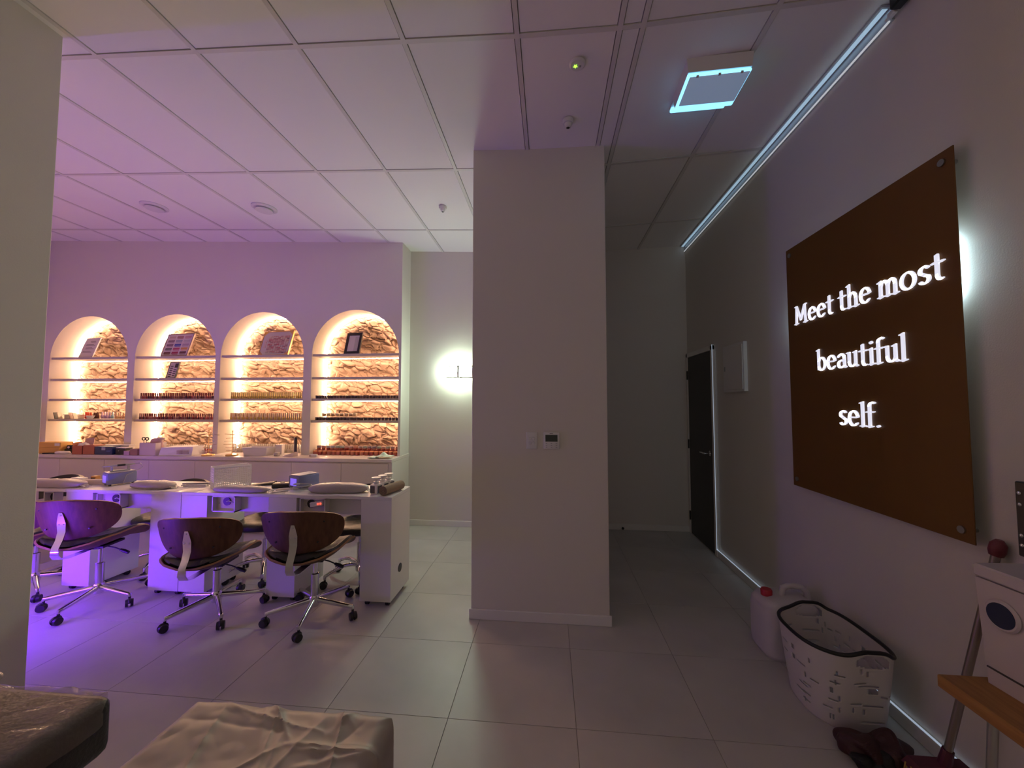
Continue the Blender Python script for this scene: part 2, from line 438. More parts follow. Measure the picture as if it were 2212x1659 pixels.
# ------------------------------------------------------------------ counter under the niches
YCF = 4.05
wt = tag(MB().box(XF + 0.002, -1.698, YCF - 0.012, YN + 0.30, ZC0 - 0.036, ZC0, bev=0.003).build('worktop', TOPM), 'long pale worktop running under the arched niches', 'worktop')
seams = [-6.46, -5.785, -5.19, -4.61, -4.03, -3.445, -2.86, -2.278, -1.745]
for k, (a, b) in enumerate(zip(seams[:-1], seams[1:])):
    o_ = ['leftmost', 'second from the left', 'third from the left', 'fourth from the left', 'fourth from the right', 'third from the right', 'second from the right', 'rightmost'][k]
    cb = thing('base_cabinet', 'pale flat-front base cabinet under the worktop, ' + o_, 'cabinet', ((a + b) / 2, YCF, 0), group='base cabinets under the worktop')
    q = (b - a) / 2
    bx(-q, q, 0.02, 0.48, 0.06, ZC0 - 0.038).build('body', CAB, cb)
    bx(-q + 0.02, q - 0.02, 0.06, 0.46, 0, 0.06).build('plinth', CAB, cb)
    bx(-q + 0.0015, q - 0.0015, 0.0, 0.0195, 0.07, ZC0 - 0.052, bev=0.001).build('door', CAB, cb)
tag(bx(-1.742, -1.700, YCF, YB - 0.001, 0, ZC0 - 0.037, bev=0.001).build('end_panel', CAB), 'pale end panel closing the right end of the cabinets', 'panel')

# ------------------------------------------------------------------ lit sign with lettering
SX = 1.555
sg = thing('wall_sign', 'large dark bronze sign with glowing words on the right wall', 'sign', (SX, 2.121, 0.945))
# local: y from -0.527 (near) to +0.527 (far), z from 0 to 1.518, front faces -x
MB().box(-0.003, 0.003, -0.527, 0.527, 0.0, 1.518, bev=0.0015).build('panel', SIGNM, sg)
for y in (-0.485, 0.485):
    for z in (0.045, 1.473):
        MB().cyl((0.003, y, z), (0.045, y, z), 0.009).cyl((-0.0035, y, z), (-0.010, y, z), 0.014, n=18).build('standoff', STEEL, sg, smooth=True)
MB().box(0.012, 0.030, -0.475, 0.475, 0.94, 1.17).build('halo_led', LEDH, sg)['label'] = 'cool white light bar behind the panel'

def arc(cx, cy, rx, ry, a0, a1, n=14):
    return [(cx + rx * math.cos(R(a0 + (a1 - a0) * i / n)), cy + ry * math.sin(R(a0 + (a1 - a0) * i / n))) for i in range(n + 1)]
GL = {  # pen strokes; x-height 0.66, ascender 1.0; second value is the advance
 'M': ([[(0.13, 0), (0.17, 0.95)], [(0.17, 0.95), (0.47, 0.2)], [(0.47, 0.2), (0.77, 0.95)], [(0.77, 0.95), (0.82, 0)], [(0.03, 0.03), (0.24, 0.03)], [(0.71, 0.03), (0.93, 0.03)], [(0.08, 0.95), (0.17, 0.95)], [(0.77, 0.95), (0.87, 0.95)]], 1.0),
 'e': ([[(0.10, 0.37), (0.46, 0.37)] , arc(0.31, 0.33, 0.22, 0.31, 10, 320, 26)], 0.62),
 't': ([[(0.20, 0.88), (0.20, 0.2)] + arc(0.31, 0.2, 0.11, 0.18, 180, 290, 8), [(0.05, 0.62), (0.40, 0.62)]], 0.47),
 'h': ([[(0.15, 1.02), (0.15, 0.0)], [(0.15, 0.42)] + arc(0.33, 0.40, 0.17, 0.24, 150, 0, 10) + [(0.50, 0.0)], [(0.05, 0.03), (0.26, 0.03)], [(0.40, 0.03), (0.61, 0.03)], [(0.06, 0.99), (0.15, 1.02)]], 0.66),
 'm': ([[(0.15, 0.66), (0.15, 0.0)], [(0.15, 0.42)] + arc(0.31, 0.42, 0.15, 0.22, 150, 0, 10) + [(0.46, 0.0)], [(0.46, 0.42)] + arc(0.62, 0.42, 0.15, 0.22, 150, 0, 10) + [(0.77, 0.0)], [(0.06, 0.03), (0.25, 0.03)], [(0.37, 0.03), (0.55, 0.03)], [(0.68, 0.03), (0.87, 0.03)], [(0.06, 0.63), (0.15, 0.66)]], 0.93),
 'o': ([arc(0.34, 0.33, 0.25, 0.31, 0, 360, 30)], 0.69),
 's': ([arc(0.25, 0.48, 0.15, 0.15, 35, 210, 12) + [(0.18, 0.37), (0.31, 0.29)] + arc(0.24, 0.18, 0.16, 0.15, 40, -150, 12)], 0.48),
 'b': ([[(0.14, 1.02), (0.14, 0.06)], arc(0.34, 0.32, 0.21, 0.30, 165, -165, 26), [(0.05, 0.99), (0.14, 1.02)]], 0.65),
 'a': ([arc(0.28, 0.44, 0.17, 0.19, 155, 0, 12) + [(0.45, 0.08), (0.53, 0.03)], arc(0.27, 0.19, 0.16, 0.16, 60, 330, 20), [(0.45, 0.38), (0.33, 0.36)]], 0.58),
 'u': ([[(0.14, 0.63), (0.14, 0.24)] + arc(0.31, 0.22, 0.17, 0.19, 180, 330, 10) + [(0.48, 0.2)], [(0.48, 0.66), (0.48, 0.08), (0.57, 0.03)], [(0.05, 0.63), (0.14, 0.63)], [(0.39, 0.63), (0.48, 0.66)]], 0.65),
 'i': ([[(0.15, 0.66), (0.15, 0.0)], [(0.05, 0.03), (0.26, 0.03)], [(0.06, 0.63), (0.15, 0.66)], [(0.13, 0.90), (0.18, 0.90)], [(0.14, 0.93), (0.17, 0.87)]], 0.31),
 'f': ([arc(0.31, 0.86, 0.14, 0.15, 50, 180, 10) + [(0.17, 0.0)], [(0.04, 0.62), (0.36, 0.62)], [(0.06, 0.03), (0.29, 0.03)]], 0.42),
 'l': ([[(0.15, 1.02), (0.15, 0.0)], [(0.05, 0.03), (0.26, 0.03)], [(0.06, 0.99), (0.15, 1.02)]], 0.31),
 '.': ([[(0.11, 0.06), (0.15, 0.06)], [(0.12, 0.08), (0.14, 0.04)]], 0.25),
 ' ': ([], 0.26),
}
def hull(P):
    P = sorted(set((round(a, 5), round(b, 5)) for a, b in P))
    def half(Q):
        H = []
        for p in Q:
            while len(H) > 1 and (H[-1][0] - H[-2][0]) * (p[1] - H[-2][1]) - (H[-1][1] - H[-2][1]) * (p[0] - H[-2][0]) <= 0: H.pop()
            H.append(p)
        return H
    a = half(P); b = half(P[::-1]); return a[:-1] + b[:-1]
def nib(p):
    c, s_ = math.cos(R(18)), math.sin(R(18)); o = []
    for a, b in ((-0.056, -0.017), (0.056, -0.017), (0.056, 0.017), (-0.056, 0.017)): o.append((p[0] + a * c - b * s_, p[1] + a * s_ + b * c))
    return o
def write(text, ya, yb, zbase, hgt):
    tot = sum(GL[ch][1] for ch in text); sx = (ya - yb) / tot; x = 0
    for ch in text:
        st, adv = GL[ch]
        if st:
            m_ = MB()
            for si, stroke in enumerate(st):
                for p, q in zip(stroke[:-1], stroke[1:]):
                    H = hull(nib(p) + nib(q))
                    poly = [(ya - 2.121 - (x + a) * sx, zbase - 0.945 + b * hgt) for a, b in H]
                    m_.prism(poly, 0, -0.0105 - 0.00004 * si, -0.0025)
            m_.build('letter', TEXTM, sg)
        x += adv
write('Meet the most', 2.572, 1.640, 1.958, 0.117)
write('beautiful', 2.388, 1.818, 1.652, 0.119)
write('self.', 2.232, 1.968, 1.350, 0.119)

# ------------------------------------------------------------------ fixtures on walls and ceiling
sw = thing('light_switch', 'white four-button switch plate on the wide column', 'switch', (-0.122, YCOL, 1.21))
MB().box(-0.037, 0.037, -0.010, 0.0, -0.058, 0.058, bev=0.004, seg=2).build('plate', WHITEP, sw, smooth=True)
for a in (-0.0125, 0.0125):
    for b in (0.014, -0.017): MB().lathe([(0.0105, 0), (0.0105, 0.002), (0.008, 0.005)], 14, M=Matrix.Translation((a, -0.010, b)) @ Matrix.Rotation(PI / 2, 4, 'X')).build('button', WHITEP, sw, smooth=True)
ac = thing('thermostat', 'white air conditioning controller with a dark screen on the column', 'controller', (0.012, YCOL, 1.21))
MB().box(-0.055, 0.055, -0.016, 0.0, -0.057, 0.057, bev=0.006, seg=2).build('case', WHITEP, ac, smooth=True)
MB().box(-0.041, 0.041, -0.0168, -0.0155, -0.006, 0.040).build('screen', mat('dark_screen', (0.006, 0.010, 0.008), 0.2), ac)
for a in (-0.034, 0.0, 0.034):
    for b in (-0.019, -0.031, -0.044):
        MB().box(a - 0.005, a + 0.005, -0.0168, -0.0158, b - 0.0022, b + 0.0022).build('key', GREYP, ac)
MB().box(-0.012, 0.010, -0.0164, -0.0158, 0.046, 0.050).build('maker_mark', INK, ac)

sb = thing('switchboard', 'flat white wall box between the dark door and the lit sign', 'panel box', (XR, 3.46, 1.765))
MB().box(-0.03, 0.0, -0.185, 0.185, -0.205, 0.205, bev=0.003).build('case', WHITEP, sb)
MB().box(-0.036, -0.0305, -0.172, 0.172, -0.185, 0.185, bev=0.002).build('door', WHITEP, sb)
MB().box(-0.04, -0.0362, 0.13, 0.145, -0.02, 0.02).build('latch', GREYP, sb)

sn = thing('wall_sconce', 'lit white glass sconce on the rear wall beside the column', 'wall lamp', (-1.078, YB, 1.838))
MB().box(-0.012, 0.012, -0.095, 0.0, -0.07, 0.07, bev=0.003).build('bracket', STEEL, sn)
MB().box(-0.158, 0.158, -0.040, -0.034, -0.060, 0.060, bev=0.002).build('back_plate', WHITEP, sn)  # plate added to keep the shades' glare off the wall behind
for s_ in (-1, 1):
    MB().box(min(s_ * 0.014, s_ * 0.155), max(s_ * 0.014, s_ * 0.155), -0.085, -0.045, -0.055, 0.055, bev=0.006).build('glass_shade', SCON, sn, smooth=True)

fx, fy = 0.90, 2.15
fz = zc(fx)
fn_ = thing('exhaust_fan_light', 'square white ceiling fan unit with a glowing blue rim', 'ceiling light', (fx, fy, fz), R(-2))
# housing tapers away from the ceiling
MB().hexa([(-0.158, -0.125, -0.075), (0.158, -0.125, -0.075), (0.158, 0.125, -0.075), (-0.158, 0.125, -0.075), (-0.165, -0.132, 0), (0.165, -0.132, 0), (0.165, 0.132, 0), (-0.165, 0.132, 0)]).build('housing', WHITEP, fn_)
MB().box(-0.160, 0.160, -0.122, 0.127, -0.092, -0.076, bev=0.006).build('light_rim', FANL, fn_)['label'] = 'glowing blue rim'
MB().box(-0.148, 0.152, -0.118, 0.080, -0.100, -0.0925, bev=0.003).build('cover_panel', mat('fan_cover', (0.5, 0.55, 0.6), 0.5, emit=(0.45, 0.66, 1.0), es=0.20), fn_)
MB().box(-0.163, 0.163, 0.133, 0.215, -0.022, -0.001).build('rear_plate', WHITEP, fn_)
MB().box(-0.163, 0.150, 0.180, 0.212, -0.040, -0.0225, bev=0.005).build('lower_light_rim', FANL, fn_)
for a in (-0.11, 0.0, 0.11): MB().box(a - 0.006, a + 0.006, -0.124, -0.1145, -0.100, -0.0925).build('clip', WHITEP, fn_)

def dome(name, label, cat, X, Y, r, hgt, extra=None):
    t = thing(name, label, cat, (X, Y, zc(X)))
    MB().lathe([(r, 0.0), (r, -hgt * 0.5), (r * 0.85, -hgt)][::-1], 24).build('base', WHITEP, t, smooth=True)
    return t
em = dome('emergency_light', 'round flush ceiling light with a green glowing indicator', 'emergency light', 0.155, 1.975, 0.042, 0.012)
star = []
for i in range(10): star.append(((0.012 if i % 2 == 0 else 0.005) * math.cos(R(36 * i + 18)), (0.012 if i % 2 == 0 else 0.005) * math.sin(R(36 * i + 18))))
MB().prism([(a - 0.010, b + 0.002) for a, b in star], 2, -0.0145, -0.0122).build('indicator', mat('green_led', (0.5, 1, 0.1), 0.4, emit=(0.35, 1.0, 0.05), es=2.2), em)['label'] = 'green glowing indicator'
MB().lathe([(0.004, -0.016), (0.006, -0.0122)], 10, M=Matrix.Translation((0.014, 0.004, 0))).build('test_button', GREYP, em)
for X, Y, lb in ((0.125, 2.385, 'small white ceiling sensor in front of the wide column'), (-0.99, 3.45, 'small white ceiling sensor near the rear sconce')):
    t = dome('motion_sensor', lb, 'sensor', X, Y, 0.036, 0.022)
    MB().lathe([(0.012, -0.048), (0.020, -0.042), (0.023, -0.022)], 18).build('lens_ring', WHITEP, t, smooth=True)
    MB().lathe([(0.007, -0.051), (0.011, -0.0482)], 14).build('lens', BLACKP, t, smooth=True)
for X, Y, lb in ((-3.96, 3.42, 'round white ceiling vent nearer the left wall'), (-2.80, 3.46, 'round white ceiling vent nearer the middle of the ceiling')):
    t = thing('ceiling_vent', lb, 'vent', (X, Y, zc(X)), group='round ceiling vents')
    tl = Matrix.Rotation(0.046, 4, 'Y')
    MB().lathe([(0.085, -0.014), (0.098, -0.014), (0.112, -0.004), (0.112, 0.006), (0.085, 0.006)], 32, M=tl).build('rim', WHITEP, t, smooth=True)
    MB().lathe([(0.074, -0.030), (0.078, -0.022)], 32, M=tl).build('centre_disc', WHITEP, t, smooth=True)
    MB().cyl((0, 0, -0.022), (0, 0, 0.0), 0.012).build('stem', GREYP, t)

# low purple LED bar on the far side of the left partition
lp = thing('led_bar', 'purple LED bar low on the back of the left partition', 'LED light', (-3.8, YL, 0.34))
MB().box(-0.62, 0.62, 0.0, 0.022, -0.025, 0.025, bev=0.003).build('housing', WHITEP, lp)
MB().box(-0.60, 0.60, 0.0222, 0.034, -0.014, 0.014, bev=0.003).build('tube', LEDP, lp)

# ------------------------------------------------------------------ manicure tables
YD0, YD1, ZD = 2.715, 3.085, 0.785
def caster(mb, x, y, r=0.02):
    mb.cyl((x - 0.012, y, r), (x + 0.012, y, r), r, n=12); mb.box(x - 0.014, x + 0.014, y - 0.012, y + 0.012, r + 0.006, 0.042)
def table(label, x0, x1, peds, boxes):
    cx = (x0 + x1) / 2
    t = thing('manicure_table', label, 'table', (cx, YD0, 0), group='white manicure tables')
    bx(x0 - cx, x1 - cx, 0, YD1 - YD0, ZD - 0.022, ZD, bev=0.0015).build('table_top', LAM, t)
    for a, b in peds:
        pd = bx(a - cx + 0.001, b - cx - 0.001, 0.002, YD1 - YD0 - 0.002, 0.042, ZD - 0.0225, bev=0.0015).build('pedestal', LAM, t)
        for xx in (a - cx + 0.04, b - cx - 0.04):
            for yy in (0.05, 0.31):
                m_ = MB(); caster(m_, xx, yy); m_.build('caster', BLACKP, pd)
    pe = sorted(peds)
    spans = []
    last = x0
    for a, b in pe:
        if a - last > 0.1: spans.append((last, a))
        last = b
    for a, b in spans:
        bx(a - cx + 0.001, b - cx - 0.001, 0.075, 0.09, 0.632, ZD - 0.0225).build('apron', LAM, t)
    for a, b, hole in boxes:
        a -= cx; b -= cx; z0, z1_ = 0.640, 0.760
        m_ = MB()
        m_.box(a, b, 0.012, 0.074, z1_ - 0.008, z1_).box(a, b, 0.012, 0.074, z0, z0 + 0.008).box(a, a + 0.008, 0.012, 0.074, z0, z1_).box(b - 0.008, b, 0.012, 0.074, z0, z1_)
        bo = m_.build('socket_box', LAM, t)
        bx(a + 0.008, b - 0.008, 0.050, 0.056, z0 + 0.008, z1_ - 0.008).build('back_plate', mat('dust_panel', (0.62, 0.57, 0.50), 0.5), bo)
        hx = a + (b - a) * hole; hz = (z0 + z1_) / 2 + 0.012
        MB().cyl((hx, 0.050, hz), (hx, 0.044, hz), 0.031, n=24).build('cable_hole', BLACKP, bo)
        MB().tube([(hx, 0.040, hz), (hx + 0.03, 0.028, hz + 0.01), (b - 0.02, 0.034, hz - 0.006), (b - 0.009, 0.040, hz - 0.006)], 0.004, 6).build('cable', mat('grey_cable', (0.45, 0.43, 0.42), 0.5), bo, smooth=True)
        MB().cyl((a + 0.028, 0.050, hz - 0.015), (a + 0.028, 0.047, hz - 0.015), 0.004).build('screw', GREYP, bo)
    return t
table('white manicure table at the left, cut off by the partition', -5.95, -3.806, [(-5.95, -5.71), (-4.95, -4.71)], [(-4.02, -3.93, 0.5)])
table('white manicure table with a drill unit on a stand, left of the seam', -3.804, -2.806, [(-3.804, -3.565), (-3.06, -2.806)], [(-3.546, -3.338, 0.62)])
tR = table('long white manicure table at the right, holding the pump bottles', -2.804, -1.137, [(-2.804, -2.588), (-2.093, -1.868), (-1.37, -1.137)], [(-2.56, -2.371, 0.5), (-1.852, -1.651, 0.35)])
MB().cyl((-1.137 + 1.9705, 0.17, 0.22), (-1.134 + 1.9705, 0.17, 0.22), 0.032, n=24).build('cable_hole', BLACKP, tR)
ps = thing('power_strip', 'white power strip with a red lit switch inside a table socket box', 'power strip', (-1.70, 2.728, 0.650))
MB().box(-0.062, 0.038, 0.0, 0.022, 0.052, 0.088, bev=0.004, M=Matrix.Rotation(R(-10), 4, 'Y')).build('case', WHITEP, ps)
for a in (-0.008, 0.012): MB().cyl((a, -0.0005, 0.071 + a * 0.17), (a, -0.004, 0.071 + a * 0.17), 0.0065, n=12).build('neon_switch', mat('red_neon', (1, 0.1, 0.05), 0.4, emit=(1, 0.07, 0.04), es=2.5), ps)

# ------------------------------------------------------------------ walnut shell chairs
def star_base(t, ang, arch=0.0, rr=0.285, leg_r=(0.019, 0.0135), hub_z=0.115):
    MB().lathe([(0.030, 0.072), (0.034, 0.085), (0.034, 0.135), (0.028, 0.145)], 20).build('hub', CHROME, t, smooth=True)
    for k in range(5):
        a = R(ang + 72 * k); d = Vector((math.cos(a), math.sin(a), 0))
        pts = []
        for i in range(8):
            u = i / 7; pts.append(d * (0.02 + u * (rr - 0.02)) + Vector((0, 0, hub_z - 0.030 * u + arch * math.sin(u * PI) * 0.06)))
        pts.append(d * rr + Vector((0, 0, 0.072)))
        lg = MB().tube(pts, [leg_r[0] + (leg_r[1] - leg_r[0]) * i / 7 for i in range(8)] + [0.010], 10).build('leg', CHROME, t, smooth=True)
        px = Vector((-d.y, d.x, 0)); q = Matrix.Rotation(random.uniform(-0.9, 0.9), 4, 'Z') @ d
        qx = Vector((-q.y, q.x, 0)); c = d * rr
        m_ = MB()
        for s_ in (-1, 1):
            m_.cyl(c + qx * (0.006 * s_) + Vector((0, 0, 0.028)) + q * 0.008, c + qx * (0.022 * s_) + Vector((0, 0, 0.028)) + q * 0.008, 0.028, 0.024, n=16)
        m_.cyl(c + Vector((0, 0, 0.03)), c + Vector((0, 0, 0.078)), 0.008)
        MX = Matrix.Translation(c + q * 0.008 + Vector((0, 0, 0.032))) @ Matrix.Rotation(math.atan2(q.y, q.x), 4, 'Z')
        m_.blob((0, 0, 0), 0.030, 0.012, 0.030, 0.9, 0.9, 12, 8, flat=-0.002, M=MX)
        m_.build('caster', BLACKP, lg, smooth=True)

def shell_chair(label, X, Y, rz, ang, dz):
    t = thing('swivel_chair', label, 'chair', (X, Y, 0), R(rz), group='walnut shell chairs in front of the tables')
    star_base(t, ang - rz)
    MB().cyl((0, 0, 0.145), (0, 0, 0.285), 0.0255, n=20).lathe([(0.0265, 0.278), (0.0265, 0.290), (0.016, 0.294)], 20).build('column_cover', CHROME, t, smooth=True)
    MB().cyl((0, 0, 0.285), (0, 0, 0.40 + dz), 0.014, n=16).build('gas_piston', CHROME, t, smooth=True)
    Z = dz
    MB().box(-0.09, 0.09, -0.09, 0.09, 0.385 + Z, 0.402 + Z, bev=0.003).box(-0.03, 0.03, -0.05, 0.05, 0.365 + Z, 0.386 + Z, bev=0.004).build('mechanism', BLACKP, t)
    MB().tube([(0.03, 0, 0.374 + Z), (0.10, -0.01, 0.362 + Z), (0.145, -0.015, 0.345 + Z)], 0.0045, 8).tube([(0.14, -0.015, 0.347 + Z), (0.17, -0.017, 0.336 + Z), (0.20, -0.02, 0.325 + Z)], [0.009, 0.013, 0.011], 10).build('lever', BLACKP, t, smooth=True)
    # moulded seat: sides sweep up, rounded outline
    def outl(v):     # half width along the depth
        s_ = v * 2 - 1
        return 0.248 * (1 - abs(s_) ** (5.0 if s_ < 0 else 3.2)) ** 0.42 * (0.93 + 0.07 * v)
    def seat(u, v, lift=0.0, inset=1.0):
        vv = 0.004 + 0.992 * v
        y = -0.300 + 0.535 * vv; x = (u * 2 - 1) * outl(vv) * inset; y = y * inset
        k = abs(x) / 0.265
        z = 0.412 + 0.135 * k ** 2.3 * (0.95 if vv < 0.5 else 0.30 + 0.65 * math.sin(min(1, vv * 1.0) * PI) ** 0.8) + 0.045 * (max(0, 0.28 - vv) / 0.28) ** 1.5 - 0.02 * max(0, vv - 0.8) / 0.2
        return (x, y, z + Z + lift)
    MB().shell(seat, 26, 26, 0.012, 0, emi=1).build('seat_shell', [WALNUT, WALEDGE], t, smooth=True)
    def cush(u, v):
        p = seat(u, v, 0.0, 0.93); e = min(1, 4.5 * min(u, 1 - u)) ** 0.5 * min(1, min(16 * v, 4.5 * (1 - v))) ** 0.5
        qx = (p[0] + p[1]) * 26; qy = (p[0] - p[1]) * 26
        return (p[0], p[1], p[2] + 0.012 + 0.044 * e + 0.004 * e * abs(math.sin(qx) * math.sin(qy)))
    MB().shell(cush, 44, 40, 0.010).build('seat_cushion', BLACKL, t, smooth=True)
    # curved back panel
    def back(u, v):
        vv = 0.004 + 0.992 * v
        zz = vv * 0.285
        hw_ = 0.262 * (1 - abs(1 - 1.42 * min(vv, 0.70)) ** 2.6) ** 0.55 if vv < 0.70 else 0.262 * (1 - max(0, (vv - 0.70) / 0.30) ** 2.8 * 1.0) ** 0.36
        hw_ = max(0.012, hw_)
        x = (u * 2 - 1) * hw_
        y = -0.262 - 0.055 * vv + 1.75 * x * x + 0.02 * (1 - vv) ** 2
        return (x, y, 0.500 + zz + Z - 0.10 * abs(x) ** 1.5 * (1 if vv > 0.7 else 0.4))
    MB().shell(back, 30, 26, 0.012, 0, emi=1).build('backrest', [WALNUT, WALEDGE], t, smooth=True)
    def bpad(u, v):
        p = back(0.06 + 0.88 * u, 0.07 + 0.86 * v); e = min(1, 5 * min(u, 1 - u)) ** 0.5 * min(1, 5 * min(v, 1 - v)) ** 0.5
        return (p[0], p[1] + 0.012 + 0.022 * e, p[2])
    MB().shell(bpad, 24, 20, 0.006).build('back_cushion', BLACKL, t, smooth=True)
    for sx_, sz_ in ((-0.17, 0.215), (0.17, 0.215), (-0.13, 0.085), (0.13, 0.085)):
        yb = -0.262 - 0.055 * sz_ / 0.285 + 1.75 * sx_ * sx_ - 0.006
        MB().cyl((sx_, yb + 0.004, 0.500 + sz_ + Z - 0.006), (sx_, yb - 0.003, 0.500 + sz_ + Z - 0.006), 0.0055, n=10).build('bolt', BLACKP, t)
    # bent chrome spine
    sp_ = [(-0.306, 0.70, 0.010), (-0.303, 0.675, 0.017), (-0.297, 0.630, 0.026), (-0.292, 0.570, 0.024), (-0.306, 0.520, 0.022), (-0.330, 0.475, 0.022), (-0.334, 0.430, 0.024), (-0.312, 0.398, 0.026), (-0.262, 0.386, 0.026), (-0.08, 0.384, 0.026)]
    m_ = MB(); vs = []
    for y, z, hw_ in sp_: vs += [(-hw_, y - 0.003, z + Z), (hw_, y - 0.003, z + Z), (hw_, y + 0.003, z + Z + 0.001), (-hw_, y + 0.003, z + Z + 0.001)]
    fs = []
    for i in range(len(sp_) - 1):
        for j in range(4): fs.append((i * 4 + j, i * 4 + (j + 1) % 4, i * 4 + 4 + (j + 1) % 4, i * 4 + 4 + j))
    fs += [(3, 2, 1, 0), tuple(len(vs) - 4 + j for j in range(4))]
    m_.add(vs, fs).build('spine_bracket', CHROME, t, smooth=True)
    for a, z, y in ((0, 0.682, -0.3085), (-0.014, 0.622, -0.300), (0.014, 0.622, -0.300)):
        MB().blob((a, y, z + Z), 0.005, 0.003, 0.005, 1, 1, 8, 6).build('screw', STEEL, t, smooth=True)
    return t
shell_chair('walnut shell swivel chair at the table nearest the left partition', -3.31, 2.59, 13, -77, 0.035)
shell_chair('lower walnut shell swivel chair, middle of the three in front', -2.345, 2.565, 10, -42, -0.045)
shell_chair('walnut shell swivel chair at the right end of the long table', -1.62, 2.575, 7, -75, 0.012)
shell_chair('walnut shell swivel chair half hidden by the left partition', -4.02, 2.70, 12, -30, -0.01)

# black quilted chairs behind the tables
def black_chair(label, X, Y, rz, ang, dz=0.0):
    t = thing('stool_chair', label, 'chair', (X, Y, 0), R(rz), group='black quilted chairs behind the tables')
    star_base(t, ang - rz, arch=0.5, rr=0.27, leg_r=(0.017, 0.013), hub_z=0.125)
    MB().cyl((0, 0, 0.14), (0, 0, 0.30), 0.025, n=18).build('column_cover', CHROME, t, smooth=True)
    MB().cyl((0, 0, 0.29), (0, 0, 0.41 + dz), 0.014, n=14).build('gas_piston', CHROME, t, smooth=True)
    MB().tube([(0.0, 0, 0.40 + dz), (-0.12, -0.02, 0.393 + dz), (-0.17, -0.03, 0.385 + dz)], 0.006, 8).build('lever', BLACKP, t, smooth=True)
    def st(u, v):
        tt = u * 2 * PI; ph = (v - 0.5) * PI
        e = 0.55
        cp = math.copysign(abs(math.cos(ph)) ** 0.45, math.cos(ph)); x = 0.235 * cp * math.copysign(abs(math.cos(tt)) ** 0.8, math.cos(tt)); y = 0.225 * cp * math.copysign(abs(math.sin(tt)) ** 0.8, math.sin(tt))
        z = 0.445 + dz + 0.04 * math.copysign(abs(math.sin(ph)) ** 0.6, math.sin(ph))
        if v > 0.5: z += 0.006 * abs(math.sin((x + y) * 36) * math.sin((x - y) * 36)) * (1 - ((x / 0.235) ** 2 + (y / 0.225) ** 2) ** 2 * 0.8)
        return (x, y, z)
    MB().grid(st, 64, 34, closeu=True).build('seat', BLACKL, t, smooth=True)
    def bk(u, v):
        a = (u * 2 - 1); x = 0.22 * a
        hgt = (0.06 + 0.94 * v)
        return (x * (0.75 + 0.25 * v), 0.245 - 0.10 * a * a + 0.05 * v, 0.50 + dz + 0.225 * hgt - 0.045 * v * a * a - 0.02 * v * abs(a) ** 6)
    MB().shell(bk, 26, 14, 0.034).build('backrest', BLACKL, t, smooth=True)
    for s_ in (-1, 1): MB().tube([(0.05 * s_, 0.16, 0.42 + dz), (0.06 * s_, 0.25, 0.44 + dz), (0.06 * s_, 0.262, 0.55 + dz)], 0.009, 8).build('back_support', CHROME, t, smooth=True)
black_chair('black quilted chair behind the right end of the long table', -1.585, 3.14, 10, 10, 0.0)
black_chair('black quilted chair behind the middle of the long table', -2.44, 3.15, 8, 160, 0.0)
black_chair('black quilted chair behind the table with the drill on a stand', -3.42, 3.20, 6, 70, 0.0)
black_chair('black quilted chair behind the leftmost table', -4.86, 3.25, 5, 40, 0.005)

# ------------------------------------------------------------------ bottles, jars and frames in the niches
def col(name, c, rough=0.3, **k): return mat(name, c, rough, **k)
def bottle_kind(body_r, body_h, cap_r, cap_h, square=False):
    b = MB()
    if square: b.box(-body_r, body_r, -body_r, body_r, 0, body_h, bev=body_r * 0.25)
    else: b.lathe([(body_r * 0.92, 0), (body_r, 0.003), (body_r, body_h * 0.82), (cap_r * 0.8, body_h)], 10)
    c = MB().lathe([(cap_r, 0), (cap_r, cap_h * 0.9), (cap_r * 0.8, cap_h)], 10)
    return b, c
def jar_kind(r, h, lid):
    return MB().lathe([(r * 0.94, 0), (r, 0.002), (r, h)], 12), MB().lathe([(r * 1.06, 0), (r * 1.06, lid * 0.85), (r * 0.98, lid)], 12)
def row(name, label, cat, group, kinds, bodies, caps, x0, x1, n, y, z, capz, jy=0.003, gap=()):
    """a row of individuals; bodies/caps are lists of materials cycled at random"""
    b, c = kinds; bm_ = {}; cm_ = {}
    for i in range(n):
        if i in gap: continue
        X = x0 + (x1 - x0) * (i + 0.5) / n
        mb_ = bodies[i % len(bodies)] if len(bodies) < 3 else random.choice(bodies)
        mc_ = caps[i % len(caps)] if len(caps) < 3 else random.choice(caps)
        loc = (X, y + random.uniform(-jy, jy), z)
        if mb_.name not in bm_:
            o = b.build(name, mb_, None, loc, smooth=True); bm_[mb_.name] = o.data
        else: o = link(name, bm_[mb_.name], None, loc)
        tag(o, label, cat, group)
        if mc_.name not in cm_: cm_[mc_.name] = c.build('cap', mc_, o, (0, 0, capz), smooth=True).data
        else: link('cap', cm_[mc_.name], o, (0, 0, capz))
SZ = [z + 0.0145 for z in SHELF_Z]
reds = [col('varnish_%d' % i, c) for i, c in enumerate([(0.22, 0.02, 0.03), (0.30, 0.05, 0.06), (0.12, 0.02, 0.04), (0.35, 0.16, 0.16), (0.09, 0.03, 0.05), (0.25, 0.10, 0.10)])]
maroon = [col('maroon_cap', (0.14, 0.012, 0.018), 0.35)]
yel = [col('pale_yellow_cap', (0.80, 0.66, 0.26), 0.4)]
yglass = [col('yellow_glass', (0.62, 0.48, 0.15), 0.25)]
beige = [col('nude_%d' % i, c) for i, c in enumerate([(0.62, 0.45, 0.30), (0.66, 0.52, 0.30), (0.58, 0.36, 0.26), (0.70, 0.58, 0.36)])]
browncap = [col('tan_cap', (0.50, 0.32, 0.20), 0.4), col('cream_cap', (0.72, 0.62, 0.42), 0.4)]
whitecap = [col('white_cap', (0.76, 0.72, 0.62), 0.4)]
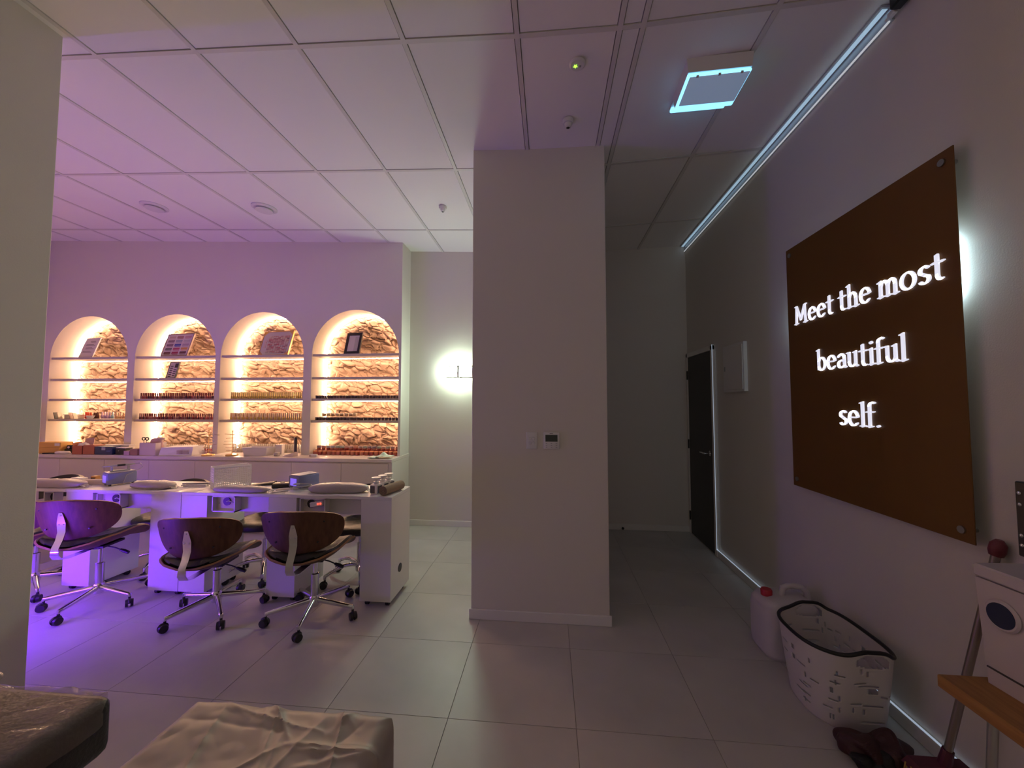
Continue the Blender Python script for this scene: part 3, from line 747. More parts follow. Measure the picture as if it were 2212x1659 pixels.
frost = [col('frosted_bottle', (0.70, 0.66, 0.58), 0.3)]
darkjar = [col('dark_jar_%d' % i, c) for i, c in enumerate([(0.06, 0.035, 0.04), (0.10, 0.06, 0.07), (0.16, 0.09, 0.08), (0.05, 0.04, 0.06)])]
darklid = [col('dark_lid', (0.05, 0.035, 0.045), 0.35), col('plum_lid', (0.09, 0.05, 0.07), 0.35)]
powder = [col('powder_%d' % i, c) for i, c in enumerate([(0.42, 0.10, 0.07), (0.50, 0.20, 0.14), (0.36, 0.06, 0.06), (0.46, 0.15, 0.12)])]
swatchlid = [col('swatch_lid_%d' % i, c) for i, c in enumerate([(0.40, 0.28, 0.27), (0.32, 0.32, 0.38), (0.50, 0.24, 0.17), (0.28, 0.34, 0.32), (0.46, 0.34, 0.30), (0.24, 0.20, 0.26)])]
pk = bottle_kind(0.0105, 0.038, 0.0075, 0.034)
pk2 = bottle_kind(0.0115, 0.034, 0.0100, 0.046)
row('varnish_bottle', 'small dark red varnish bottle in the row on the third shelf, second niche', 'bottle', 'dark red varnish bottles, third shelf of the second niche', pk, reds, maroon, -5.105, -4.06, 42, 4.345, SZ[2], 0.038)
row('varnish_bottle', 'small dark red varnish bottle in the row on the lowest shelf, second niche', 'bottle', 'dark red varnish bottles, lowest shelf of the second niche', pk, reds, maroon, -5.11, -4.06, 42, 4.345, SZ[3], 0.038)
row('yellow_bottle', 'yellow capped bottle in the row on the third shelf, third niche', 'bottle', 'yellow capped bottles, third shelf of the third niche', pk2, yglass, yel, -3.90, -2.925, 37, 4.37, SZ[2], 0.034, 0.001)
row('tan_bottle', 'tan and cream capped bottle in the row on the lowest shelf, third niche', 'bottle', 'tan and cream capped bottles, lowest shelf of the third niche', pk2, yglass + beige[:1], browncap, -3.90, -2.925, 37, 4.37, SZ[3], 0.034, 0.001)
row('white_bottle', 'white capped bottle in the row on the worktop, third niche', 'bottle', 'white capped bottles at the foot of the third niche', bottle_kind(0.0115, 0.050, 0.0095, 0.052), frost, whitecap, -3.93, -2.925, 36, 4.46, ZC0 + 0.0006, 0.050, 0.001)
row('white_bottle', 'white capped bottle in the row on the worktop, second niche', 'bottle', 'white capped bottles at the foot of the second niche', bottle_kind(0.0115, 0.042, 0.0095, 0.042), frost, whitecap, -5.03, -4.13, 30, 4.46, ZC0 + 0.0006, 0.042, 0.001)
row('gel_pot', 'tiny dark gel pot in the row on the third shelf, rightmost niche', 'pot', 'dark gel pots, third shelf of the rightmost niche', jar_kind(0.0165, 0.020, 0.016), darkjar, darklid, -2.775, -1.745, 28, 4.335, SZ[2], 0.0205)
row('gel_pot', 'tiny dark gel pot in the row on the lowest shelf, rightmost niche', 'pot', 'dark gel pots, lowest shelf of the rightmost niche', jar_kind(0.019, 0.018, 0.015), darkjar, darklid, -2.775, -1.745, 24, 4.335, SZ[3], 0.0185)
rs = tag(MB().box(-2.76, -2.29, 4.40, 4.47, SZ[3] + 0.0005, SZ[3] + 0.042, bev=0.002).build('riser', CLEAR), 'low clear riser on the lowest shelf of the rightmost niche', 'riser')
row('powder_jar', 'small amber jar on the clear riser, rightmost niche', 'jar', 'amber jars on the clear riser', jar_kind(0.022, 0.022, 0.012), [col('amber_jar', (0.35, 0.20, 0.09)), col('cream_jar', (0.62, 0.48, 0.30))], whitecap, -2.75, -2.30, 8, 4.435, SZ[3] + 0.0428, 0.0225)
row('powder_pot', 'red powder pot in the front row on the worktop, rightmost niche', 'pot', 'red powder pots at the foot of the rightmost niche', jar_kind(0.0235, 0.034, 0.012), powder, [col('orange_lid', (0.60, 0.25, 0.12), 0.4)], -2.785, -1.75, 18, 4.325, ZC0 + 0.0006, 0.0345)
st_ = tag(MB().box(-2.79, -1.745, 4.372, 4.43, ZC0 + 0.0005, ZC0 + 0.052, bev=0.002).build('riser', col('red_riser', (0.30, 0.06, 0.05), 0.5)), 'low red riser behind the powder pots, rightmost niche', 'riser')
row('swatch_pot', 'powder pot with a coloured swatch on the red riser, rightmost niche', 'pot', 'swatch pots on the red riser', jar_kind(0.0235, 0.020, 0.026), powder, swatchlid, -2.785, -1.75, 18, 4.40, ZC0 + 0.0525, 0.0205)

# things on the lowest shelf of the first niche
z = SZ[3] + 0.0004
row('lilac_bottle', 'lilac bottle on the lowest shelf of the first niche', 'bottle', 'lilac bottles on the first niche shelf', bottle_kind(0.014, 0.05, 0.008, 0.035), [col('lilac_glass', (0.42, 0.30, 0.50))], [col('lilac_cap', (0.55, 0.44, 0.60))], -5.80, -5.645, 4, 4.46, z, 0.05)
row('blue_bottle', 'light blue bottle beside the lilac bottles', 'bottle', None, bottle_kind(0.016, 0.05, 0.010, 0.035), [col('sky_glass', (0.35, 0.58, 0.72))], [col('sky_cap', (0.50, 0.68, 0.78))], -5.65, -5.605, 1, 4.46, z, 0.05)
row('nude_bottle', 'nude pink bottle at the right end of the first niche shelf', 'bottle', 'nude bottles on the first niche shelf', bottle_kind(0.014, 0.036, 0.010, 0.042), beige, [col('nude_cap', (0.66, 0.50, 0.36))], -5.595, -5.27, 9, 4.46, z, 0.036)
row('red_bottle', 'bright red bottle on the lowest shelf of the first niche', 'bottle', 'bright red bottles on the first niche shelf', bottle_kind(0.014, 0.05, 0.010, 0.032), [col('bright_red', (0.62, 0.06, 0.03))], [col('bright_red_cap', (0.66, 0.10, 0.05))], -6.00, -5.90, 3, 4.44, z, 0.05)
row('dark_bottle', 'dark brown bottle next to the bright red bottles', 'bottle', 'dark bottles on the first niche shelf', bottle_kind(0.014, 0.045, 0.009, 0.033), [col('dark_brown_glass', (0.10, 0.03, 0.02))], [col('dark_brown_cap', (0.12, 0.05, 0.03))], -5.895, -5.81, 3, 4.45, z, 0.045)
bo = tag(MB().lathe([(0.018, 0), (0.030, 0.010), (0.042, 0.036), (0.045, 0.040), (0.042, 0.040), (0.028, 0.014), (0.012, 0.006)], 20).build('bowl', WHITEP, None, (-5.83, 4.37, z), smooth=True), 'small white bowl in front of the red bottles', 'bowl')
tub = thing('tub', 'clear low tub on the lowest shelf of the first niche', 'tub', (-6.10, 4.40, z))
MB().box(-0.085, 0.085, -0.05, 0.05, 0, 0.045, bev=0.006).build('body', col('frosted_tub', (0.72, 0.66, 0.56), 0.3), tub)
MB().box(-0.09, 0.09, -0.055, 0.055, 0.0455, 0.055, bev=0.003).build('lid', col('frosted_lid', (0.78, 0.72, 0.62), 0.3), tub)
for X, lb in ((-6.25, 'folded cream card stand at the left of the shelf'), (-6.03, 'small folded cream card stand before the tub')):
    cs = thing('card_stand', lb, 'card stand', (X, 4.325, z))
    MB().box(-0.004, 0.004, -0.02, 0.02, 0, 0.085, M=Matrix.Rotation(R(-18), 4, 'Y')).build('front_leaf', BLACKP if X < -6.1 else col('tan_card', (0.55, 0.38, 0.25)), cs)
    MB().box(-0.004, 0.004, -0.02, 0.02, 0, 0.080, M=Matrix.Translation((0.047, 0, 0.001)) @ Matrix.Rotation(R(18), 4, 'Y') if False else Matrix.Translation((0.055, 0, 0.001)) @ Matrix.Rotation(R(-20), 4, 'Y')).build('back_leaf', col('cream_card', (0.74, 0.62, 0.42)), cs)

# leaning boards and frames
def board(name, label, cat, X, z, wd, ht, lean, mats, draw, thick=0.012, yb=4.345):
    t = thing(name, label, cat, (X, yb, z + 0.0008), R(-7))
    Mx = Matrix.Rotation(R(-lean), 4, 'X')
    draw(t, Mx, wd, ht, thick)
    return t
def card(t, Mx, wd, ht, th):
    MB().box(-wd / 2, wd / 2, 0, th, 0, ht, M=Mx).build('card', col('card_board', (0.74, 0.70, 0.66), 0.6), t)
    m_ = MB(); zz = ht * 0.84
    for k, (l, r) in enumerate([(-0.1, 0.25), (-0.05, 0.3), (-0.3, 0.22), (-0.33, 0.33), (-0.25, 0.2), (-0.27, 0.33), (-0.36, 0.16), (-0.36, 0.28)]):
        m_.box(l * wd, r * wd, -0.0012, -0.0004, zz - 0.006, zz, M=Mx); zz -= 0.022 if k % 2 else 0.013
        if k % 2: zz -= 0.012
    m_.build('print', col('grey_ink', (0.20, 0.17, 0.18), 0.7), t)
board('text_card', 'white text card leaning in the first arched niche', 'card', -5.92, SZ[0], 0.245, 0.275, 17, None, card)
def swatches(t, Mx, wd, ht, th):
    fr = MB()
    for a, b, c, d in ((-wd / 2, wd / 2, 0, 0.014), (-wd / 2, wd / 2, ht - 0.014, ht), (-wd / 2, -wd / 2 + 0.014, 0, ht), (wd / 2 - 0.014, wd / 2, 0, ht)): fr.box(a, b, -0.004, th, c, d, M=Mx)
    fr.build('frame', col('taupe_frame', (0.36, 0.25, 0.20), 0.5), t)
    MB().box(-wd / 2 + 0.01, wd / 2 - 0.01, 0, th - 0.002, 0.01, ht - 0.01, M=Mx).build('sheet', col('swatch_sheet', (0.66, 0.60, 0.60), 0.6), t)
    cs = [(0.50, 0.36, 0.34), (0.34, 0.16, 0.16), (0.52, 0.30, 0.32), (0.22, 0.14, 0.20), (0.30, 0.32, 0.45), (0.48, 0.46, 0.50), (0.20, 0.11, 0.18), (0.06, 0.07, 0.36), (0.40, 0.32, 0.42), (0.14, 0.14, 0.15), (0.42, 0.05, 0.12), (0.62, 0.30, 0.08), (0.16, 0.05, 0.05), (0.34, 0.03, 0.08), (0.12, 0.03, 0.04)]
    for k, c in enumerate(cs):
        i, j = k % 3, k // 3; cw = (wd - 0.05) / 3; ch = (ht - 0.045) / 5
        x = -wd / 2 + 0.025 + i * cw; zz = ht - 0.028 - (j + 1) * ch + ch * 0.35
        MB().box(x + 0.012, x + cw - 0.010, -0.0012, -0.0002, zz, zz + ch * 0.52, M=Mx).box(x + 0.022, x + cw - 0.010, -0.0012, -0.0002, zz - ch * 0.22, zz - ch * 0.10, M=Mx).build('swatch', col('swatch_a%d' % k, c, 0.5), t)
board('framed_chart', 'large framed colour swatch sheet leaning in the second arched niche', 'frame', -4.675, SZ[0], 0.425, 0.315, 17, None, swatches)
def smallf(t, Mx, wd, ht, th):
    fr = MB()
    for a, b, c, d in ((-wd / 2, wd / 2, 0, 0.008), (-wd / 2, wd / 2, ht - 0.008, ht), (-wd / 2, -wd / 2 + 0.008, 0, ht), (wd / 2 - 0.008, wd / 2, 0, ht)): fr.box(a, b, -0.004, th, c, d, M=Mx)
    fr.build('frame', BLACKP, t)
    MB().box(-wd / 2 + 0.006, wd / 2 - 0.006, 0, th - 0.002, 0.006, ht - 0.006, M=Mx).build('sheet', col('swatch_sheet', (0.66, 0.60, 0.60), 0.6), t)
    m_ = MB()
    for j in range(6): m_.box(-wd * 0.34, -wd * 0.06, -0.0012, -0.0002, 0.018 + j * 0.027, 0.030 + j * 0.027, M=Mx)
    for j in range(4): m_.box(wd * 0.08, wd * 0.34, -0.0012, -0.0002, 0.030 + j * 0.025, 0.042 + j * 0.025, M=Mx)
    m_.box(wd * 0.10, wd * 0.40, -0.0012, -0.0002, 0.14, 0.195, M=Mx).build('print', INK, t)
board('small_frame', 'small black framed swatch print on the second shelf, second niche', 'frame', -4.72, SZ[1], 0.15, 0.215, 14, None, smallf, yb=4.36)
def goldb(t, Mx, wd, ht, th):
    fr = MB()
    for a, b, c, d in ((-wd / 2, wd / 2, 0, 0.007), (-wd / 2, wd / 2, ht - 0.007, ht), (-wd / 2, -wd / 2 + 0.007, 0, ht), (wd / 2 - 0.007, wd / 2, 0, ht)): fr.box(a, b, -0.006, th, c, d, M=Mx)
    fr.build('frame', GOLD, t)
    MB().box(-wd / 2 + 0.005, wd / 2 - 0.005, 0, th - 0.002, 0.005, ht - 0.005, M=Mx).build('backing', col('pale_board', (0.60, 0.56, 0.52), 0.35), t)
    for a, b, s1, s2 in ((-1, 0, 1, 1), (1, 0, -1, 1), (-1, 1, 1, -1), (1, 1, -1, -1)):
        x = a * (wd / 2 - 0.007); zz = 0.007 if b == 0 else ht - 0.007
        poly = [(x, zz), (x + s1 * 0.055, zz), (x, zz + s2 * 0.05)]
        MB().prism(poly, 1, -0.0035, -0.0003, M=Mx).build('corner', GOLD, t)
    cc = [col('chip_%d' % i, c, 0.35) for i, c in enumerate([(0.62, 0.48, 0.40), (0.60, 0.36, 0.30), (0.55, 0.26, 0.24), (0.66, 0.56, 0.46), (0.40, 0.20, 0.18), (0.16, 0.06, 0.07), (0.55, 0.12, 0.14), (0.52, 0.46, 0.44), (0.68, 0.60, 0.40)])]
    ms = [MB() for _ in cc]
    for i in range(9):
        for j in range(15):
            k = random.choices(range(9), [5, 5, 3, 5, 2, 0.7, 0.8, 2, 1])[0]
            x = -wd * 0.28 + i * 0.033; zz = 0.028 + j * 0.0155
            ms[k].box(x, x + 0.029, -0.0035, -0.0003, zz, zz + 0.012, M=Mx)
    for k in range(6): ms[0].box(-wd * 0.40, -wd * 0.33, -0.0035, -0.0003, 0.10 + k * 0.017, 0.113 + k * 0.017, M=Mx)
    for q, c in zip(ms, cc): q.build('colour_chips', c, t)['kind'] = 'stuff'
board('colour_chart', 'gold framed nail colour chart leaning in the third arched niche', 'chart', -3.345, SZ[0], 0.43, 0.32, 17, None, goldb)
def blackf(t, Mx, wd, ht, th):
    fr = MB()
    for a, b, c, d in ((-wd / 2, wd / 2, 0, 0.034), (-wd / 2, wd / 2, ht - 0.034, ht), (-wd / 2, -wd / 2 + 0.032, 0.034, ht - 0.034), (wd / 2 - 0.032, wd / 2, 0.034, ht - 0.034)): fr.box(a, b, -0.006, th, c, d, M=Mx)
    fr.build('frame', BLACKP, t)
    MB().box(-wd / 2 + 0.03, wd / 2 - 0.03, 0, th - 0.002, 0.03, ht - 0.03, M=Mx).build('print', col('pale_print', (0.66, 0.60, 0.62), 0.4), t)
    MB().box(0.015, wd / 2 - 0.038, -0.0012, -0.0002, 0.04, ht - 0.05, M=Mx).build('print_column', col('grey_print', (0.50, 0.47, 0.46), 0.4), t)
board('picture_frame', 'black framed pale print leaning in the rightmost arched niche', 'frame', -2.345, SZ[0], 0.205, 0.275, 15, None, blackf)

# ------------------------------------------------------------------ things on the worktop
ZW = ZC0 + 0.0006
def cbox(name, label, cat, X0, X1, Y, dep, h, m, rz=0.0, lid=None):
    t = thing(name, label, cat, ((X0 + X1) / 2, Y + dep / 2, ZW), R(rz))
    q = (X1 - X0) / 2
    MB().box(-q, q, -dep / 2, dep / 2, 0, h, bev=0.002).build('body', m, t)
    return t
t = cbox('card_box', 'yellow flat box at the left end of the worktop', 'box', -6.19, -5.87, 4.10, 0.14, 0.072, col('yellow_card', (0.62, 0.36, 0.08), 0.5))
MB().box(-0.16, 0.16, -0.055, 0.07, 0.0725, 0.132, bev=0.002).build('upper_tray', col('yellow_card2', (0.66, 0.38, 0.09), 0.5), t)
MB().box(0.075, 0.145, -0.0562, -0.0555, 0.09, 0.122).build('label_sticker', PAPER, t)
t = thing('nail_clippers', 'dark clipper tool lying before the yellow box', 'tool', (-5.96, 4.07, ZW), R(8))
MB().box(-0.07, 0.07, -0.012, 0.012, 0, 0.014, bev=0.004).build('handle', BLACKP, t); MB().hexa([(0.07, -0.008, 0.004), (0.11, -0.002, 0.006), (0.11, 0.002, 0.006), (0.07, 0.008, 0.004), (0.07, -0.008, 0.012), (0.11, -0.002, 0.010), (0.11, 0.002, 0.010), (0.07, 0.008, 0.012)]).build('jaw', STEEL, t)
t = thing('glue_gun', 'black gadget with a round dial behind the clipper tool', 'gadget', (-5.80, 4.18, ZW))
MB().box(-0.075, 0.075, -0.03, 0.03, 0.0, 0.05, bev=0.008).box(-0.06, 0.02, -0.02, 0.02, 0.05, 0.095, bev=0.008).build('case', BLACKP, t); MB().cyl((-0.02, -0.021, 0.07), (-0.02, -0.027, 0.07), 0.013, n=16).build('dial', WHITEP, t)
t = thing('tissue_pile', 'crumpled white tissues beside the clipper tool', 'tissues', (-5.80, 4.09, ZW))
MB().blob((0, 0, 0.016), 0.10, 0.03, 0.018, 0.8, 0.8, 30, 12, flat=-0.016, amp=0.012, fr=40).build('tissue', PAPER, t)
terr = col('terracotta_card', (0.42, 0.12, 0.07), 0.55); terr2 = col('terracotta_card2', (0.46, 0.15, 0.08), 0.55)
t = thing('open_box', 'terracotta box with raised flaps and tissue inside', 'box', (-5.585, 4.13, ZW))
m_ = MB(); m_.box(-0.065, 0.065, -0.06, -0.056, 0, 0.10).box(-0.065, 0.065, 0.056, 0.06, 0, 0.10).box(-0.065, -0.061, -0.056, 0.056, 0, 0.10).box(0.061, 0.065, -0.056, 0.056, 0, 0.10).box(-0.061, 0.061, -0.056, 0.056, 0, 0.004)
m_.build('body', terr, t)
MB().hexa([(-0.062, 0.056, 0.10), (0.062, 0.056, 0.10), (0.062, 0.060, 0.10), (-0.062, 0.060, 0.10), (-0.072, 0.075, 0.175), (0.05, 0.075, 0.185), (0.05, 0.079, 0.185), (-0.072, 0.079, 0.175)]).build('rear_flap', col('pinkish_card', (0.55, 0.36, 0.32), 0.6), t)
MB().hexa([(-0.065, -0.05, 0.10), (-0.061, -0.05, 0.10), (-0.061, 0.05, 0.10), (-0.065, 0.05, 0.10), (-0.09, -0.05, 0.135), (-0.086, -0.05, 0.135), (-0.086, 0.05, 0.135), (-0.09, 0.05, 0.135)]).build('side_flap', terr2, t)
MB().blob((0.005, 0, 0.095), 0.05, 0.05, 0.035, 0.9, 0.9, 24, 14, amp=0.014, fr=45, seed=3).build('tissue', PAPER, t)
t = cbox('card_box', 'plain terracotta box beside the dark blue box', 'box', -5.513, -5.365, 4.075, 0.12, 0.102, terr2)
MB().box(-0.07, 0.07, -0.0605, 0.0605, 0.1025, 0.106, bev=0.001).build('lid', terr, t)
t = cbox('card_box', 'dark blue box with a small pale label', 'box', -5.355, -5.125, 4.075, 0.09, 0.095, col('navy_card', (0.010, 0.026, 0.095), 0.4))
MB().box(-0.025, 0.025, -0.0458, -0.0451, 0.052, 0.086).build('label_sticker', col('label_grey', (0.36, 0.38, 0.46)), t)
MB().box(0.04, 0.10, -0.0456, -0.0451, 0.045, 0.05).box(0.04, 0.09, -0.0456, -0.0451, 0.035, 0.039).build('print', col('blue_print', (0.08, 0.14, 0.35)), t)
t = cbox('card_box', 'long white box lying behind the dark blue box', 'box', -5.42, -5.04, 4.185, 0.075, 0.095, col('white_card', (0.74, 0.70, 0.66), 0.5))
MB().box(-0.192, 0.192, -0.038, 0.038, 0.0955, 0.102, bev=0.001).build('lid', WHITEP, t)
t = cbox('card_box', 'black box with a round stud beside the niche pier', 'box', -5.105, -4.965, 4.09, 0.08, 0.075, BLACKP, rz=-4)
MB().cyl((-0.02, -0.0402, 0.045), (-0.02, -0.044, 0.045), 0.007).build('stud', STEEL, t); MB().box(-0.07, 0.07, -0.038, 0.038, 0.0755, 0.082, bev=0.002).build('lid', col('white_card', (0.74, 0.70, 0.66)), t)
t = cbox('card_box', 'small pink box in front of the black box', 'box', -4.945, -4.875, 4.052, 0.06, 0.045, col('pink_card', (0.50, 0.34, 0.38), 0.5))
MB().box(-0.036, 0.036, -0.031, 0.031, 0.0452, 0.049, bev=0.001).build('lid', col('pink_card2', (0.54, 0.38, 0.42)), t)
t = cbox('card_box', 'small brown box left of the tool holder', 'box', -4.87, -4.765, 4.055, 0.09, 0.066, col('kraft_card', (0.36, 0.20, 0.13), 0.6), rz=-4)
MB().box(-0.054, 0.054, -0.046, 0.046, 0.0663, 0.074, bev=0.001).build('lid', col('kraft_card2', (0.40, 0.23, 0.15)), t)
t = thing('tool_holder', 'cream box holding scissors handles and a soft packet', 'holder', (-4.645, 4.12, ZW), R(-5))
m_ = MB(); m_.box(-0.115, 0.115, -0.06, -0.056, 0, 0.145).box(-0.115, 0.115, 0.056, 0.06, 0, 0.145).box(-0.115, -0.111, -0.056, 0.056, 0, 0.145).box(0.111, 0.115, -0.056, 0.056, 0, 0.145).box(-0.111, 0.111, -0.056, 0.056, 0, 0.004)
m_.build('body', col('cream_laminate', (0.66, 0.58, 0.50), 0.5), t)
t = thing('scissors', 'black handled scissors standing in the cream holder', 'scissors', (-4.715, 4.09, ZW + 0.004))
for a in (-0.022, 0.022):
    MB().tube([(a + 0.020 * math.cos(R(i * 24)), 0, 0.185 + 0.017 * math.sin(R(i * 24))) for i in range(15)], 0.0055, 7, closed=True).build('finger_ring', BLACKP, t, smooth=True)
    MB().box(-0.004, 0.004, -0.002, 0.002, 0.0, 0.17, M=Matrix.Translation((a * 0.3, 0.003 * (1 if a > 0 else -1), 0)) @ Matrix.Rotation(a * 2.5, 4, 'Y')).build('blade', STEEL, t)
t = thing('soft_packet', 'crumpled pinkish packet standing in the cream holder', 'packet', (-4.60, 4.125, ZW + 0.005))
MB().blob((0, 0, 0.10), 0.075, 0.035, 0.09, 0.5, 0.6, 30, 18, amp=0.012, fr=22, seed=5).build('wrap', col('pink_wrap', (0.58, 0.38, 0.34), 0.45), t, smooth=True)
MB().blob((0.045, 0.0, 0.185), 0.05, 0.018, 0.014, 0.8, 0.8, 16, 8, amp=0.006, fr=40).build('twist', col('pink_wrap2', (0.66, 0.50, 0.42), 0.45), t, smooth=True)
t = thing('curing_lamp', 'low white curing lamp with two side grilles on the worktop', 'lamp unit', (-4.32, 4.17, ZW), R(3))
MB().hexa([(-0.20, -0.09, 0), (0.20, -0.09, 0), (0.20, 0.09, 0), (-0.20, 0.09, 0), (-0.185, -0.075, 0.088), (0.185, -0.06, 0.100), (0.185, 0.085, 0.106), (-0.185, 0.085, 0.094)]).build('case', WHITEP, t)
for a in (0.02, 0.095):
    m_ = MB()
    for k in range(4): m_.box(a, a + 0.065, -0.094, -0.086, 0.022 + k * 0.011, 0.028 + k * 0.011)
    m_.build('grille', col('grille_tan', (0.52, 0.44, 0.36)), t)
row('dropper_bottle', 'tiny black dropper bottle behind the curing lamp', 'bottle', 'tiny black bottles behind the curing lamp', bottle_kind(0.012, 0.034, 0.008, 0.022), [BLACKP, col('dark_glass', (0.03, 0.03, 0.035))], [BLACKP], -4.30, -4.17, 5, 4.34, ZW, 0.034)
def tip_stand(X, Y, label, h, n):
    t = thing('swatch_stand', label, 'stand', (X, Y, ZW))
    MB().lathe([(0.062, 0), (0.064, 0.004), (0.060, 0.014), (0.02, 0.020), (0.006, 0.026)], 28).build('base', GOLD, t, smooth=True)
    MB().cyl((0, 0, 0.02), (0, 0, h), 0.004, n=10).blob((0, 0, h + 0.006), 0.008, 0.008, 0.008, 1, 1, 10, 8).build('rod', GOLD, t, smooth=True)
    cs = [col('acrylic_tan', (0.66, 0.46, 0.24), 0.2, alpha=0.55), col('acrylic_clear', (0.80, 0.70, 0.55), 0.2, alpha=0.5), col('acrylic_brown', (0.30, 0.16, 0.10), 0.25)]
    for k in range(n):
        zz = 0.055 + k * (h - 0.09) / (n - 1); a = random.uniform(-0.5, 0.5) + (0 if k % 2 else PI)
        for q in (0, PI):
            MB().box(0.006, random.uniform(0.07, 0.115), -0.010, 0.010, zz - 0.002, zz + 0.002, bev=0.001, M=Matrix.Rotation(a + q, 4, 'Z') @ Matrix.Rotation(random.uniform(-0.12, 0.12), 4, 'Y')).build('swatch_arm', random.choice(cs), t)
tip_stand(-3.945, 4.13, 'gold swatch stand with fanned tips near the second pier, left one', 0.285, 7)
tip_stand(-3.665, 4.15, 'taller gold swatch stand with fanned tips, right one', 0.275, 6)
row('varnish_vial', 'tiny red topped vial beside the left swatch stand', 'vial', 'tiny vials beside the swatch stand', bottle_kind(0.009, 0.03, 0.007, 0.03), [col('vial_pink', (0.60, 0.36, 0.36))], [col('vial_red', (0.45, 0.05, 0.05))], -4.13, -4.03, 4, 4.27, ZW, 0.03)
t = thing('storage_tray', 'white lidless tray box on the worktop before the white bottles', 'tray', (-3.40, 4.235, ZW))
m_ = MB()
for s_ in (-1, 1):
    m_.hexa([(s_ * 0.135 - 0.003, -0.06, 0), (s_ * 0.135 + 0.003, -0.06, 0), (s_ * 0.135 + 0.003, 0.06, 0), (s_ * 0.135 - 0.003, 0.06, 0), (s_ * 0.150 - 0.003, -0.07, 0.088), (s_ * 0.150 + 0.003, -0.07, 0.088), (s_ * 0.150 + 0.003, 0.07, 0.088), (s_ * 0.150 - 0.003, 0.07, 0.088)])
    m_.hexa([(-0.135, s_ * 0.06 - 0.003, 0), (0.135, s_ * 0.06 - 0.003, 0), (0.135, s_ * 0.06 + 0.003, 0), (-0.135, s_ * 0.06 + 0.003, 0), (-0.150, s_ * 0.07 - 0.003, 0.088), (0.150, s_ * 0.07 - 0.003, 0.088), (0.150, s_ * 0.07 + 0.003, 0.088), (-0.150, s_ * 0.07 + 0.003, 0.088)])
m_.box(-0.134, 0.134, -0.06, 0.06, 0, 0.004); m_.build('body', WHITEP, t)
MB().tube([(-0.152, -0.072, 0.088), (0.152, -0.072, 0.088), (0.152, 0.072, 0.088), (-0.152, 0.072, 0.088)], 0.004, 6, closed=True).build('rim', WHITEP, t)
cbx = cbox('card_box', 'small white upright box right of the white tray', 'box', -3.235, -3.155, 4.29, 0.05, 0.108, col('white_card', (0.74, 0.70, 0.66)))
MB().box(-0.041, 0.041, -0.026, 0.026, 0.1082, 0.113, bev=0.001).build('lid', WHITEP, cbx)
t = thing('timer_cube', 'small grey cube timer on the worktop', 'timer', (-3.125, 4.17, ZW))
MB().box(-0.026, 0.026, -0.022, 0.022, 0, 0.042, bev=0.005).build('case', col('grey_beige', (0.45, 0.42, 0.38), 0.5), t); MB().box(-0.016, 0.016, -0.0232, -0.0222, 0.014, 0.032).build('display', col('display_grey', (0.55, 0.53, 0.50)), t)
t = thing('phone_holder', 'pale desk stand holding an upright black stick', 'stand', (-2.955, 4.17, ZW), R(-6))
MB().hexa([(-0.075, -0.04, 0), (0.06, -0.04, 0), (0.06, 0.04, 0), (-0.075, 0.04, 0), (-0.055, -0.03, 0.012), (0.06, -0.03, 0.045), (0.06, 0.04, 0.045), (-0.055, 0.04, 0.012)]).build('base', col('pale_mauve', (0.56, 0.46, 0.46), 0.4), t)
t = thing('nail_file', 'upright black file standing in the pale stand', 'file', (-2.915, 4.195, ZW + 0.0465))
MB().box(-0.016, 0.016, -0.004, 0.004, 0, 0.165, bev=0.003).build('blade', BLACKP, t); MB().box(-0.0195, -0.0162, -0.005, 0.005, 0, 0.168).build('pale_edge', PAPER, t)
t = thing('eraser_block', 'small white buffer block on the worktop before the powder pots', 'block', (-2.66, 4.14, ZW), R(-3))
MB().box(-0.045, 0.045, -0.014, 0.014, 0, 0.030, bev=0.004).build('body', PAPER, t); MB().box(-0.0455, -0.02, -0.0145, 0.0145, 0.004, 0.026).build('band', col('tan_band', (0.60, 0.48, 0.36)), t)
t = thing('folded_cloth', 'pale green folded cloth at the right end of the worktop', 'cloth', (-1.86, 4.13, ZW))
def clf(u, v):
    x = (u - 0.5) * 0.25; y = (v - 0.5) * 0.13
    return (x, y, 0.008 + 0.010 * abs(noise.noise(Vector((x * 14, y * 18, 2)))) + 0.012 * (u > 0.35) + 0.035 * math.exp(-((u - 0.55) ** 2 * 60 + (v - 0.8) ** 2 * 20)))
MB().shell(clf, 26, 14, 0.006).build('cloth', col('mint_cloth', (0.55, 0.68, 0.58), 0.8), t, smooth=True)

# ------------------------------------------------------------------ things on the manicure tables
ZP = ZD + 0.0006
greyw = col('grey_wrapped_pad', (0.40, 0.36, 0.37), 0.38, bump=0.35, bscale=35)
def pad(label, X0, X1, Y, dep, h, rz=0.0, sd=0):
    t = thing('arm_rest', label, 'arm rest', ((X0 + X1) / 2, Y, ZP), R(rz), group='plastic wrapped arm rests')
    L = (X1 - X0) / 2
    MB().blob((0, 0, h * 0.42), L, dep / 2, h * 0.56, 0.75, 0.65, 48, 20, flat=-h * 0.42, amp=0.008, fr=16, seed=sd).build('cushion', greyw, t, smooth=True)
    m_ = MB(); random.seed(sd + 50)
    def tail(u, v): return (L - 0.02 + 0.05 * u, (v - 0.5) * dep * 0.5, 0.004 + 0.016 * abs(noise.noise(Vector((u * 4, v * 9, sd)))) + 0.02 * (1 - u))
    m_.shell(tail, 8, 12, 0.0015); m_.build('plastic_tail', col('film', (0.55, 0.52, 0.50), 0.25, alpha=0.6), t, smooth=True)
pad('wrapped grey arm rest at the leftmost table, by the partition', -4.25, -3.745, 2.79, 0.12, 0.062, 0, 1)
pad('wrapped grey arm rest to the right of the drill on a stand', -3.34, -2.985, 2.82, 0.12, 0.060, 0, 2)
